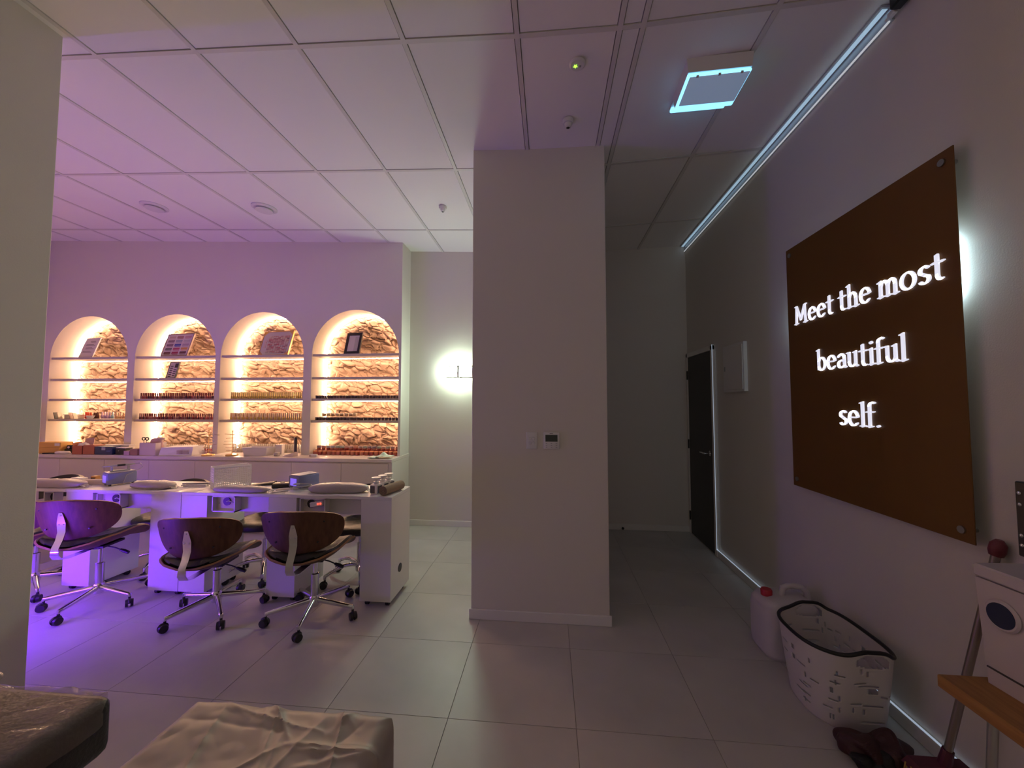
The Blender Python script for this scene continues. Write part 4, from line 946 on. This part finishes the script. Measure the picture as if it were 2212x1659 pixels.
pad('flat wrapped grey arm rest in front of the white basket', -2.57, -2.13, 2.763, 0.085, 0.048, 1, 3)
pad('wrapped grey arm rest nearest the pump bottles', -1.83, -1.385, 2.83, 0.12, 0.070, 6, 4)
def drill(label, X, Y, rz, sc_=1.0, cradle=True):
    t = thing('nail_drill', label, 'drill unit', (X, Y, ZP), R(rz))
    t.scale = (1.15, 1.0, 1.25)
    blue = col('blue_grey_case', (0.16, 0.17, 0.36), 0.35); top = col('silver_blue_top', (0.36, 0.36, 0.46), 0.35)
    MB().box(-0.055, 0.055, -0.09, 0.09, 0.010, 0.082, bev=0.006, seg=2).build('case', blue, t, smooth=True)
    MB().box(-0.050, 0.050, -0.085, 0.085, 0.0822, 0.087, bev=0.002).build('top_plate', top, t)
    MB().box(-0.034, 0.028, -0.0925, -0.0905, 0.022, 0.066, bev=0.002).build('screen', mat('violet_screen', (0.2, 0.15, 0.9), 0.3, emit=(0.25, 0.15, 1.0), es=0.7), t)
    for a in (-0.04, 0.04):
        for b in (-0.07, 0.07): MB().cyl((a, b, 0), (a, b, 0.0102), 0.009).build('foot', BLACKP, t)
    if cradle:
        MB().box(-0.015, 0.015, -0.06, 0.06, 0.0872, 0.096, bev=0.002).box(-0.012, 0.012, -0.055, -0.045, 0.096, 0.118).box(-0.012, 0.012, 0.045, 0.055, 0.096, 0.118).build('cradle', GREYP, t)
        h_ = thing('drill_handpiece', 'dark pencil-shaped handpiece resting on the left drill unit', 'handpiece', (X, Y, ZP + 0.149), R(rz))
        MB().tube([(0, -0.11, 0.008), (0, -0.085, 0.008), (0, -0.05, 0.008), (0, 0.04, 0.008), (0, 0.09, 0.008)], [0.003, 0.005, 0.008, 0.008, 0.005], 12).build('body', GREYP, h_, smooth=True)
        MB().cyl((0, -0.02, 0.008), (0, 0.03, 0.008), 0.0088, n=12).build('grip', BLACKP, h_, smooth=True)
        MB().tube([(0, 0.085, 0.008), (0.02, 0.12, 0.012), (0.05, 0.13, -0.02), (0.058, 0.08, -0.05), (0.072, 0.02, -0.07), (0.075, 0.0, -0.142), (0.10, 0.04, -0.146)], 0.0025, 6).build('cord', GREYP, h_, smooth=True)
drill('blue grey drill unit with a cradle and handpiece, left table', -3.60, 2.93, -24)
drill('blue drill unit with a violet screen on the long table', -1.985, 2.975, -20, cradle=False)
t = thing('white_case', 'small white rounded case on the left table', 'case', (-3.985, 2.93, ZP), R(-8))
MB().box(-0.06, 0.06, -0.03, 0.03, 0, 0.048, bev=0.010, seg=2).build('body', WHITEP, t, smooth=True); MB().box(-0.052, 0.052, -0.0308, -0.0301, 0.010, 0.038).build('panel', col('grey_lilac', (0.45, 0.40, 0.46)), t)
t = thing('wooden_block', 'small brown block beside the white case', 'block', (-3.88, 2.97, ZP)); MB().box(-0.025, 0.025, -0.02, 0.02, 0, 0.055, bev=0.003).build('body', PINE, t); MB().box(-0.02, 0.02, -0.0206, -0.0201, 0.02, 0.04).build('stamp', INK, t)
t = thing('paper_roll', 'rolled white towel lying left of the drill unit', 'roll', (-3.79, 2.90, ZP), R(12))
MB().blob((0, 0, 0.021), 0.105, 0.024, 0.022, 0.5, 0.6, 24, 12, amp=0.003, fr=30).build('roll', col('cream_towel', (0.70, 0.62, 0.52), 0.8), t, smooth=True); MB().box(-0.09, 0.095, -0.022, -0.018, 0.002, 0.006).build('loose_edge', PAPER, t)
t = thing('brush_set', 'grey brushes and files stacked left of the white basket', 'tools', (-2.875, 2.92, ZP), R(10))
for k in range(6):
    MB().box(-0.10, 0.09, -0.009, 0.009, 0.0, 0.009, bev=0.003, M=Matrix.Translation((random.uniform(-0.01, 0.01), -0.03 + 0.012 * (k % 3) * 1.7, 0.0101 * (k // 2))) @ Matrix.Rotation(random.uniform(-0.12, 0.12), 4, 'Z')).build('file', [WHITEP, GREYP, col('lilac_grey', (0.48, 0.42, 0.46))][k % 3], t)
t = thing('plastic_basket', 'tall white perforated plastic basket on the long table', 'basket', (-2.60, 2.945, ZP), R(-36))
BW, BD, BH = 0.058, 0.125, 0.165
def lat(mb, ax, fixed, a0, a1, z0, z1, nh, nvv):
    for k in range(nh + 1):
        zz = z0 + (z1 - z0) * k / nh
        if ax == 'x': mb.box(a0, a1, fixed - 0.0015, fixed + 0.0015, zz - 0.0028, zz + 0.0028)
        else: mb.box(fixed - 0.0015, fixed + 0.0015, a0, a1, zz - 0.0028, zz + 0.0028)
    for k in range(nvv + 1):
        c = a0 + (a1 - a0) * k / nvv
        if ax == 'x': mb.box(c - 0.002, c + 0.002, fixed - 0.0012, fixed + 0.0012, z0, z1)
        else: mb.box(fixed - 0.0012, fixed + 0.0012, c - 0.002, c + 0.002, z0, z1)
for s_ in (-1, 1):
    m_ = MB(); lat(m_, 'x', s_ * BD * 0 + s_ * BD, -BW, BW, 0.003, BH - 0.006, 10, 9); m_.build('end_panel', WHITEP, t)
    m_ = MB(); lat(m_, 'y', s_ * BW, -BD, BD, 0.003, BH - 0.006, 10, 20); m_.build('side_panel', WHITEP, t)
MB().box(-BW, BW, -BD, BD, 0, 0.003).build('bottom', WHITEP, t)
MB().tube([(-BW, -BD, BH), (BW, -BD, BH), (BW, BD, BH), (-BW, BD, BH)], 0.005, 8, closed=True).build('rim', WHITEP, t)
t = thing('wallet', 'black flat pouch lying behind the flat arm rest', 'pouch', (-2.37, 3.02, ZP), R(12)); MB().hexa([(-0.10, -0.03, 0), (0.09, -0.03, 0), (0.09, 0.03, 0), (-0.10, 0.03, 0), (-0.098, -0.028, 0.004), (0.088, -0.028, 0.026), (0.088, 0.028, 0.026), (-0.098, 0.028, 0.004)]).build('body', BLACKL, t); MB().tube([(-0.09, -0.0305, 0.004), (0.09, -0.0305, 0.022)], 0.002, 6).build('zip', STEEL, t)
t = thing('tool_case', 'black rimmed cream gadget lying left of the blue drill', 'gadget', (-2.15, 2.945, ZP), R(18)); MB().box(-0.07, 0.07, -0.035, 0.035, 0, 0.030, bev=0.006).build('case', BLACKP, t); MB().box(-0.064, 0.064, -0.030, 0.030, 0.0302, 0.038, bev=0.003).build('top', col('cream_top', (0.62, 0.52, 0.36), 0.4), t); MB().lathe([(0.016, 0.0382), (0.016, 0.042)], 16).build('dial', BLACKP, t)
t = thing('loose_files', 'pale and dark nail files scattered before the blue drill', 'tools', (-2.035, 2.785, ZP), R(20))
for k in range(5): MB().box(-0.055, 0.055, -0.006, 0.006, 0.0, 0.005, bev=0.0015, M=Matrix.Translation((0.01 * k - 0.02, 0.014 * k - 0.03, 0.0052 * k)) @ Matrix.Rotation(random.uniform(-0.3, 0.3), 4, 'Z')).build('file', [PAPER, GREYP, WHITEP, col('tan_band', (0.60, 0.48, 0.36)), PAPER][k], t)
t = thing('coiled_cable', 'dark coiled cable with goggles-like loops before the blue drill', 'cable', (-1.90, 2.83, ZP), R(12))
MB().tube([(0.065 * math.cos(a * 0.35), 0.032 * math.sin(a * 0.35), 0.006 + 0.0011 * a) for a in range(50)], 0.005, 7).build('coil', GREYP, t, smooth=True)
MB().tube([(0.07, 0.03, 0.01), (0.11, 0.07, 0.03), (0.13, 0.11, 0.035), (0.14, 0.13, 0.004)], 0.011, 8).build('plug_end', BLACKP, t, smooth=True)
for a, (X0, X1, Y0_, Y1_) in enumerate([(-3.86, -3.70, 2.72, 2.79), (-2.99, -2.88, 2.72, 2.88), (-2.80, -2.70, 2.72, 2.80), (-2.09, -1.86, 2.72, 2.78), (-1.60, -1.38, 2.72, 2.765)]):
    lb = ['white tissue sheet below the rolled towel', 'white tissue sheet at the seam between two tables', 'narrow white tissue sheet before the brushes', 'white tissue sheet before the coiled cable', 'white tissue sheet before the arm rest near the pump bottles'][a]
    def ts(u, v, X0=X0, X1=X1, Y0_=Y0_, Y1_=Y1_): return (X0 + (X1 - X0) * u, Y0_ + (Y1_ - Y0_) * v, ZP + 0.0012 + 0.0012 * noise.noise(Vector((u * 5, v * 5, a))))
    tag(MB().shell(ts, 10, 8, 0.0008).build('tissue_sheet', PAPER, smooth=True), lb, 'tissue')
for k, (X, Y) in enumerate([(-1.305, 2.82), (-1.292, 2.905), (-1.278, 2.985)]):
    t = thing('pump_bottle', ['white pump bottle with a dark label, nearest the table front', 'white pump bottle with a dark label, middle of the three', 'white pump bottle with a dark label, nearest the table back'][k], 'bottle', (X, Y, ZP), R(-14), group='white pump bottles at the table end')
    MB().box(-0.034, 0.034, -0.030, 0.030, 0, 0.072, bev=0.008, seg=2).build('body', WHITEP, t, smooth=True)
    MB().box(-0.030, 0.012, -0.0309, -0.0302, 0.008, 0.060).build('label_sticker', col('dark_label', (0.045, 0.04, 0.05), 0.5), t)
    MB().box(0.0342, 0.035, -0.024, 0.024, 0.008, 0.060).build('side_label', col('dark_label2', (0.10, 0.09, 0.11), 0.5), t)
    MB().lathe([(0.020, 0.0722), (0.020, 0.088), (0.010, 0.090), (0.010, 0.100)], 16).build('collar', WHITEP, t, smooth=True)
    MB().lathe([(0.006, 0.1002), (0.024, 0.108), (0.034, 0.116), (0.034, 0.120), (0.022, 0.120)], 20).build('dish_top', WHITEP, t, smooth=True)
t = thing('rolled_towel', 'rolled brown towel beside the pump bottles at the table end', 'towel', (-1.195, 2.86, ZP), R(-12))
def spiral(n=34):
    return [((0.004 + 0.030 * i / n) * math.cos(i * 0.55), 0.036 + (0.004 + 0.030 * i / n) * math.sin(i * 0.55)) for i in range(n + 1)]
MB().cyl((0, -0.115, 0.036), (0, 0.115, 0.036), 0.0345, n=28).build('roll', col('brown_towel', (0.28, 0.20, 0.14), 0.9, bump=0.4, bscale=160), t, smooth=True)
MB().tube([(x, -0.1165, z_) for x, z_ in spiral()], 0.0022, 5).build('spiral_edge', col('brown_towel_dark', (0.18, 0.125, 0.085), 0.9), t)

ds = thing('door_stop', 'tiny dark door stop at the foot of the corridor end wall', 'door stop', (0.83, 4.616, 0.0))
MB().cyl((0, 0, 0.03), (0, -0.035, 0.03), 0.007).build('stem', STEEL, ds); MB().lathe([(0.012, 0), (0.015, 0.006), (0.012, 0.012)], 14, M=Matrix.Translation((0, -0.035, 0.03)) @ Matrix.Rotation(PI / 2, 4, 'X')).build('buffer', BLACKP, ds)
# ------------------------------------------------------------------ floor things along the right wall
t = thing('jerrycan', 'milky white jerrycan with a red cap by the right wall', 'jerrycan', (1.385, 2.50, 0))
def jc(u, v):
    a = u * 2 * PI; prof = [(0.0, 0.0), (0.90, 0.0), (0.98, 0.02), (1.0, 0.06), (1.0, 0.24), (0.97, 0.28), (0.80, 0.315), (0.55, 0.325), (0.0, 0.325)]
    k = v * (len(prof) - 1); i = min(int(k), len(prof) - 2); f = k - i
    s_ = prof[i][0] * (1 - f) + prof[i + 1][0] * f; zz = prof[i][1] * (1 - f) + prof[i + 1][1] * f
    cx_ = math.copysign(abs(math.cos(a)) ** 0.5, math.cos(a)); cy_ = math.copysign(abs(math.sin(a)) ** 0.5, math.sin(a))
    return (0.155 * s_ * cx_, 0.13 * s_ * cy_, zz)
MB().grid(jc, 40, 24, closeu=True).build('body', col('milky_plastic', (0.62, 0.58, 0.58), 0.4), t, smooth=True)
MB().tube([(-0.015, 0, 0.315), (0.0, 0, 0.365), (0.03, 0, 0.378), (0.10, 0, 0.372), (0.13, 0, 0.345), (0.138, 0, 0.28)], [0.018, 0.018, 0.017, 0.017, 0.018, 0.02], 12).build('handle', col('milky_plastic', (0.62, 0.58, 0.58), 0.4), t, smooth=True)
MB().lathe([(0.030, 0.322), (0.031, 0.352), (0.027, 0.358)], 20, M=Matrix.Translation((-0.095, 0.0, -0.004))).build('cap', col('red_cap', (0.48, 0.02, 0.035), 0.4), t, smooth=True)
t = thing('laundry_basket', 'tall white slotted laundry basket with a black rim', 'basket', (1.385, 2.09, 0))
# outline: flat side towards the wall, bulging front
def outline(a, gx=1.0, gy=1.0):
    c, s_ = math.cos(a), math.sin(a)
    x = (0.145 if c > 0 else 0.205) * math.copysign(abs(c) ** (0.35 if c > 0 else 0.9), c)
    y = 0.215 * math.copysign(abs(s_) ** (0.7), s_)
    return x * gx, y * gy
BHT = 0.345
def bw(u, v):
    a = u * 2 * PI; g = 0.80 + 0.20 * v ** 0.8
    x, y = outline(a, g, g)
    hb = math.exp(-((a - PI / 2) / 0.28) ** 2) + math.exp(-((a - 3 * PI / 2) / 0.28) ** 2)
    return (x + (0.0 if x < 0 else 0.0), y, 0.004 + (BHT + 0.028 * hb) * v)
random.seed(11); slots = set()
for gi in range(10):
    for gj in range(6):
        for _ in range(2):
            i = (gi * 18 + random.randrange(0, 12)) % 180; j = 6 + gj * 7 + random.randrange(0, 3)
            if random.random() < 0.62: slots |= {((i + q) % 180, j) for q in range(6)}
            else: slots |= {(i, j + q) for q in range(4)}
def sk(i, j):
    if (i, j) in slots and j < 47: return True
    a = (i + 0.5) / 180 * 2 * PI
    for c in (PI / 2, 3 * PI / 2):
        if abs(a - c) < 0.22 * math.sqrt(max(0, 1 - ((j - 51.0) / 4.2) ** 2)) and 47 <= j <= 55: return True
    return False
o = MB().grid(bw, 180, 58, closeu=True, skip=sk).build('wall', col('basket_plastic', (0.66, 0.62, 0.62), 0.4), t, smooth=True)
sm_ = o.modifiers.new('thickness', 'SOLIDIFY'); sm_.thickness = 0.003; sm_.offset = 0
MB().prism([outline(2 * PI * i / 60, 0.80, 0.80) for i in range(60)], 2, 0.0, 0.006).build('bottom', col('basket_plastic', (0.66, 0.62, 0.62), 0.4), t)
MB().tube([tuple(Vector(bw(i / 90, 1.0)) + Vector((0, 0, 0.002))) for i in range(90)], 0.0085, 8, closed=True).build('rim', BLACKP, t, smooth=True)
t = thing('crumpled_bag', 'dark reddish crumpled bag on the floor before the laundry basket', 'bag', (1.34, 1.80, 0))
MB().blob((0, 0, 0.035), 0.13, 0.075, 0.045, 0.8, 0.8, 56, 28, flat=-0.034, amp=0.045, fr=17, seed=2).build('fabric', col('maroon_fabric', (0.055, 0.016, 0.018), 0.6), t)
MB().blob((-0.055, -0.05, 0.03), 0.075, 0.04, 0.028, 0.8, 0.8, 30, 16, flat=-0.029, amp=0.03, fr=24, seed=9).build('dark_fold', col('black_fabric', (0.012, 0.010, 0.011), 0.6), t)
MB().blob((-0.04, -0.03, 0.062), 0.022, 0.014, 0.010, 0.9, 0.9, 14, 8, amp=0.004, fr=60).build('pale_tag', col('pale_grey', (0.36, 0.33, 0.33)), t)
# broom: head near the floor, handle leaning on the wall
bh = Vector((1.475, 1.66, 0.13)); bt = Vector((1.572, 1.545, 0.945)); d = (bt - bh)
br = thing('broom', 'maroon broom with yellow bristles leaning on the right wall', 'broom', (1.46, 1.68, 0))
O = Vector((1.46, 1.68, 0))
MB().tube([bh - O, bh + d * 0.5 - O, bt - O], 0.0125, 10).build('handle', col('dull_metal', (0.34, 0.28, 0.25), 0.35, metal=0.8), br, smooth=True)
MB().tube([bt - d * 0.02 - O, bt - O, bt + d * 0.03 - O, bt + d * 0.05 - O], [0.018, 0.023, 0.022, 0.010], 12).build('grip_cap', col('maroon_plastic', (0.15, 0.02, 0.03), 0.4), br, smooth=True)
MB().tube([bh - d * 0.03 - O, bh + d * 0.05 - O], [0.022, 0.017], 12).hexa([tuple(Vector(p)) for p in ((-0.10, -0.035, 0.075), (0.09, -0.055, 0.055), (0.09, 0.0, 0.055), (-0.10, 0.03, 0.075), (-0.085, -0.03, 0.105), (0.075, -0.045, 0.125), (0.075, -0.005, 0.125), (-0.085, 0.02, 0.105))]).build('head', col('maroon_plastic2', (0.10, 0.016, 0.035), 0.45), br)
m_ = MB(); random.seed(3)
for k in range(160):
    x = random.uniform(-0.10, 0.085); y = random.uniform(-0.045, 0.015); ex = x + random.uniform(-0.05, 0.0); ey = y + random.uniform(-0.03, 0.01)
    m_.cyl((x, y, 0.085), (max(-0.17, ex), ey, 0.004), 0.003, 0.002, n=5)
bri = m_.build('bristles', col('yellow_bristle', (0.42, 0.27, 0.07), 0.6), br); bri['kind'] = 'stuff'
# bench with the white machine
bn = thing('bench', 'pine bench with metal legs at the right edge', 'bench', (1.41, 1.15, 0))
MB().box(-0.155, 0.155, -0.32, 0.28, 0.545, 0.585, bev=0.004).build('plank', PINE, bn)
for a, b in ((-0.115, 0.20), (0.115, 0.20), (-0.115, -0.26), (0.115, -0.26)):
    MB().tube([(a * 0.8, b * 0.9, 0.545), (a, b, 0.012)], 0.012, 10).lathe([(0.016, 0), (0.016, 0.012), (0.0125, 0.016)], 12, M=Matrix.Translation((a, b, 0))).build('leg', STEEL, bn, smooth=True)
mc = thing('towel_warmer', 'white box machine with a round blue port on the pine bench', 'machine', (1.475, 1.235, 0.5855), R(3))
mw = col('machine_white', (0.56, 0.50, 0.54), 0.4)
MB().hexa([(-0.088, -0.20, 0), (0.088, -0.20, 0), (0.088, 0.170, 0), (-0.088, 0.170, 0), (-0.100, -0.215, 0.325), (0.100, -0.215, 0.325), (0.100, 0.18, 0.325), (-0.100, 0.18, 0.325)]).build('case', mw, mc)
MB().box(-0.103, 0.103, -0.218, 0.184, 0.328, 0.367, bev=0.005).build('lid', mw, mc)
MB().box(-0.0925, -0.0895, -0.20, 0.168, 0.050, 0.055).build('lower_line', INK, mc)
P = Matrix.Translation((-0.0975, 0.112, 0.235)) @ Matrix.Rotation(-PI / 2, 4, 'Y')
MB().lathe([(0.040, -0.004), (0.046, 0.003), (0.041, 0.008)], 32, M=P).build('port_ring', mw, mc, smooth=True)
MB().lathe([(0.0375, 0.004), (0.036, 0.0095)], 32, M=P).build('port', col('deep_blue', (0.008, 0.014, 0.06), 0.3), mc)
sp2 = thing('black_panel', 'black upright panel with silver studs above the white machine', 'panel', (1.47, 1.20, 0.9535), R(2))
MB().box(-0.012, 0.012, -0.19, 0.170, 0.04, 0.270, bev=0.003).build('panel', BLACKP, sp2)
for a in (-0.15, 0.13): MB().tube([(0, a, 0.0), (0, a, 0.05)], 0.007, 8).build('post', BLACKP, sp2)
for zz in (0.075, 0.105, 0.20, 0.235): MB().blob((-0.0125, 0.158, zz), 0.004, 0.006, 0.006, 1, 1, 10, 6).build('stud', CHROME, sp2, smooth=True)

# ------------------------------------------------------------------ covered recliners in the foreground
def drape(X0, X1, Ya, Yb, Zt, drop, rad, amp, seed, flat_h):
    """cloth over a padded slab: u across, v along; sides fall by drop"""
    cx = (X0 + X1) / 2; hx = (X1 - X0) / 2
    random.seed(int(seed)); creases = []
    for k in range(46):
        an = random.choice([0.95, 1.15, 2.1, 2.4, 0.1, 2.9]) + random.uniform(-0.25, 0.25)
        creases.append((random.uniform(-hx, hx), random.uniform((Yb - Ya) * 0.25, Yb - Ya + 0.03), math.cos(an), math.sin(an), random.uniform(0.05, 0.22), random.uniform(0.3, 1.0) * random.choice([1, 1, -0.7]), random.uniform(0.005, 0.016)))
    def fn(u, v):
        s_ = (u * 2 - 1); e = (v - 1.0)
        # arc length parameter across
        L = hx + drop; q = s_ * L
        aq = abs(q)
        if aq < hx - rad: x = q; zz = 0.0
        elif aq < hx - rad + rad * PI / 2:
            t_ = (aq - (hx - rad)) / rad; x = math.copysign(hx - rad + rad * math.sin(t_), q); zz = -rad * (1 - math.cos(t_))
        else: x = math.copysign(hx, q); zz = -rad - (aq - (hx - rad) - rad * PI / 2)
        LY = (Yb - Ya) + drop; p = v * LY; yl = Yb - Ya
        if p < yl - rad: y = p; zy = 0.0
        elif p < yl - rad + rad * PI / 2:
            t_ = (p - (yl - rad)) / rad; y = yl - rad + rad * math.sin(t_); zy = -rad * (1 - math.cos(t_))
        else: y = yl; zy = -rad - (p - (yl - rad) - rad * PI / 2)
        # round the corners in plan
        if zz < 0 and zy < 0 or (hx - abs(x) < 0.07 and yl - y < 0.07):
            dx = max(0, abs(x) - (hx - 0.07)); dy = max(0, y - (yl - 0.07)); r_ = math.hypot(dx, dy)
            if r_ > 0.07 and r_ > 0: x = math.copysign(hx - 0.07 + dx / r_ * 0.07, x); y = yl - 0.07 + dy / r_ * 0.07
        zt = max(min(zz, zy) if not (zz < -rad and zy < -rad) else min(zz, zy), -drop)
        P = Vector((q * 5.0, p * 5.0, seed))
        wr = 0.9 * abs(noise.noise(P * 0.9)) + 0.45 * abs(noise.noise(P * 2.2 + Vector((7, 0, 0)))) + 0.10 * noise.noise(P * 6)
        for (cq, cp, cc_, cs_, ln, am, wd_) in creases:
            ds = (q - cq) * cc_ + (p - cp) * cs_
            if abs(ds) > 2 * ln: continue
            dd = abs(-(q - cq) * cs_ + (p - cp) * cc_ + 0.05 * ds * ds / ln)
            if dd < 6 * wd_: wr += am * math.exp(-dd / wd_) * math.exp(-(ds / ln) ** 4)
        return (cx + x * (1 + 0.010 * wr * (zz < -rad)), Ya + y + 0.012 * wr * (zy < -rad), Zt + zt + amp * wr)
    return fn
t = thing('covered_recliner', 'padded couch end under a creased beige cover, bottom centre', 'couch', (-0.742, 0.58, 0))
MB().box(-0.30, 0.30, -0.43, 0.48, 0.36, 0.575, bev=0.03, seg=2).build('cushion', BLACKL, t, smooth=True)
MB().box(-0.22, 0.22, -0.36, 0.36, 0.04, 0.36, bev=0.01).build('base', col('couch_base', (0.30, 0.28, 0.27), 0.5), t)
MB().box(-0.26, 0.26, -0.40, 0.40, 0.0, 0.04, bev=0.006).build('foot_plate', BLACKP, t)
fn = drape(-0.318, 0.318, -0.45, 0.525, 0.592, 0.17, 0.05, 0.011, 4.0, 0)
MB().grid(fn, 240, 270).build('cover', col('beige_cover', (0.36, 0.31, 0.27), 0.45), t, smooth=True)
t = thing('covered_recliner', 'black padded couch end under clear plastic film, bottom left corner', 'couch', (-1.525, 0.52, 0))
MB().box(-0.295, 0.295, -0.45, 0.50, 0.49, 0.648, bev=0.03, seg=3).build('cushion', BLACKL, t, smooth=True)
MB().box(-0.21, 0.21, -0.36, 0.36, 0.04, 0.47, bev=0.01).build('base', col('couch_base', (0.30, 0.28, 0.27), 0.5), t)
MB().box(-0.26, 0.26, -0.40, 0.40, 0.0, 0.04, bev=0.006).build('foot_plate', BLACKP, t)
fn = drape(-0.30, 0.30, -0.45, 0.51, 0.652, 0.075, 0.04, 0.012, 9.0, 0)
filmm = col('clear_film', (0.46, 0.38, 0.34), 0.10, alpha=0.27)
MB().grid(fn, 200, 220).build('plastic_film', filmm, t, smooth=True)
t2 = thing('plastic_bundle', 'crumpled translucent plastic film heaped on the left couch end', 'plastic film', (-1.66, 0.86, 0.668))
MB().blob((0, 0, 0.035), 0.16, 0.12, 0.045, 0.9, 0.9, 90, 44, flat=-0.034, amp=0.05, fr=22, seed=6).build('film', col('milky_film', (0.62, 0.54, 0.48), 0.25, alpha=0.75), t2)
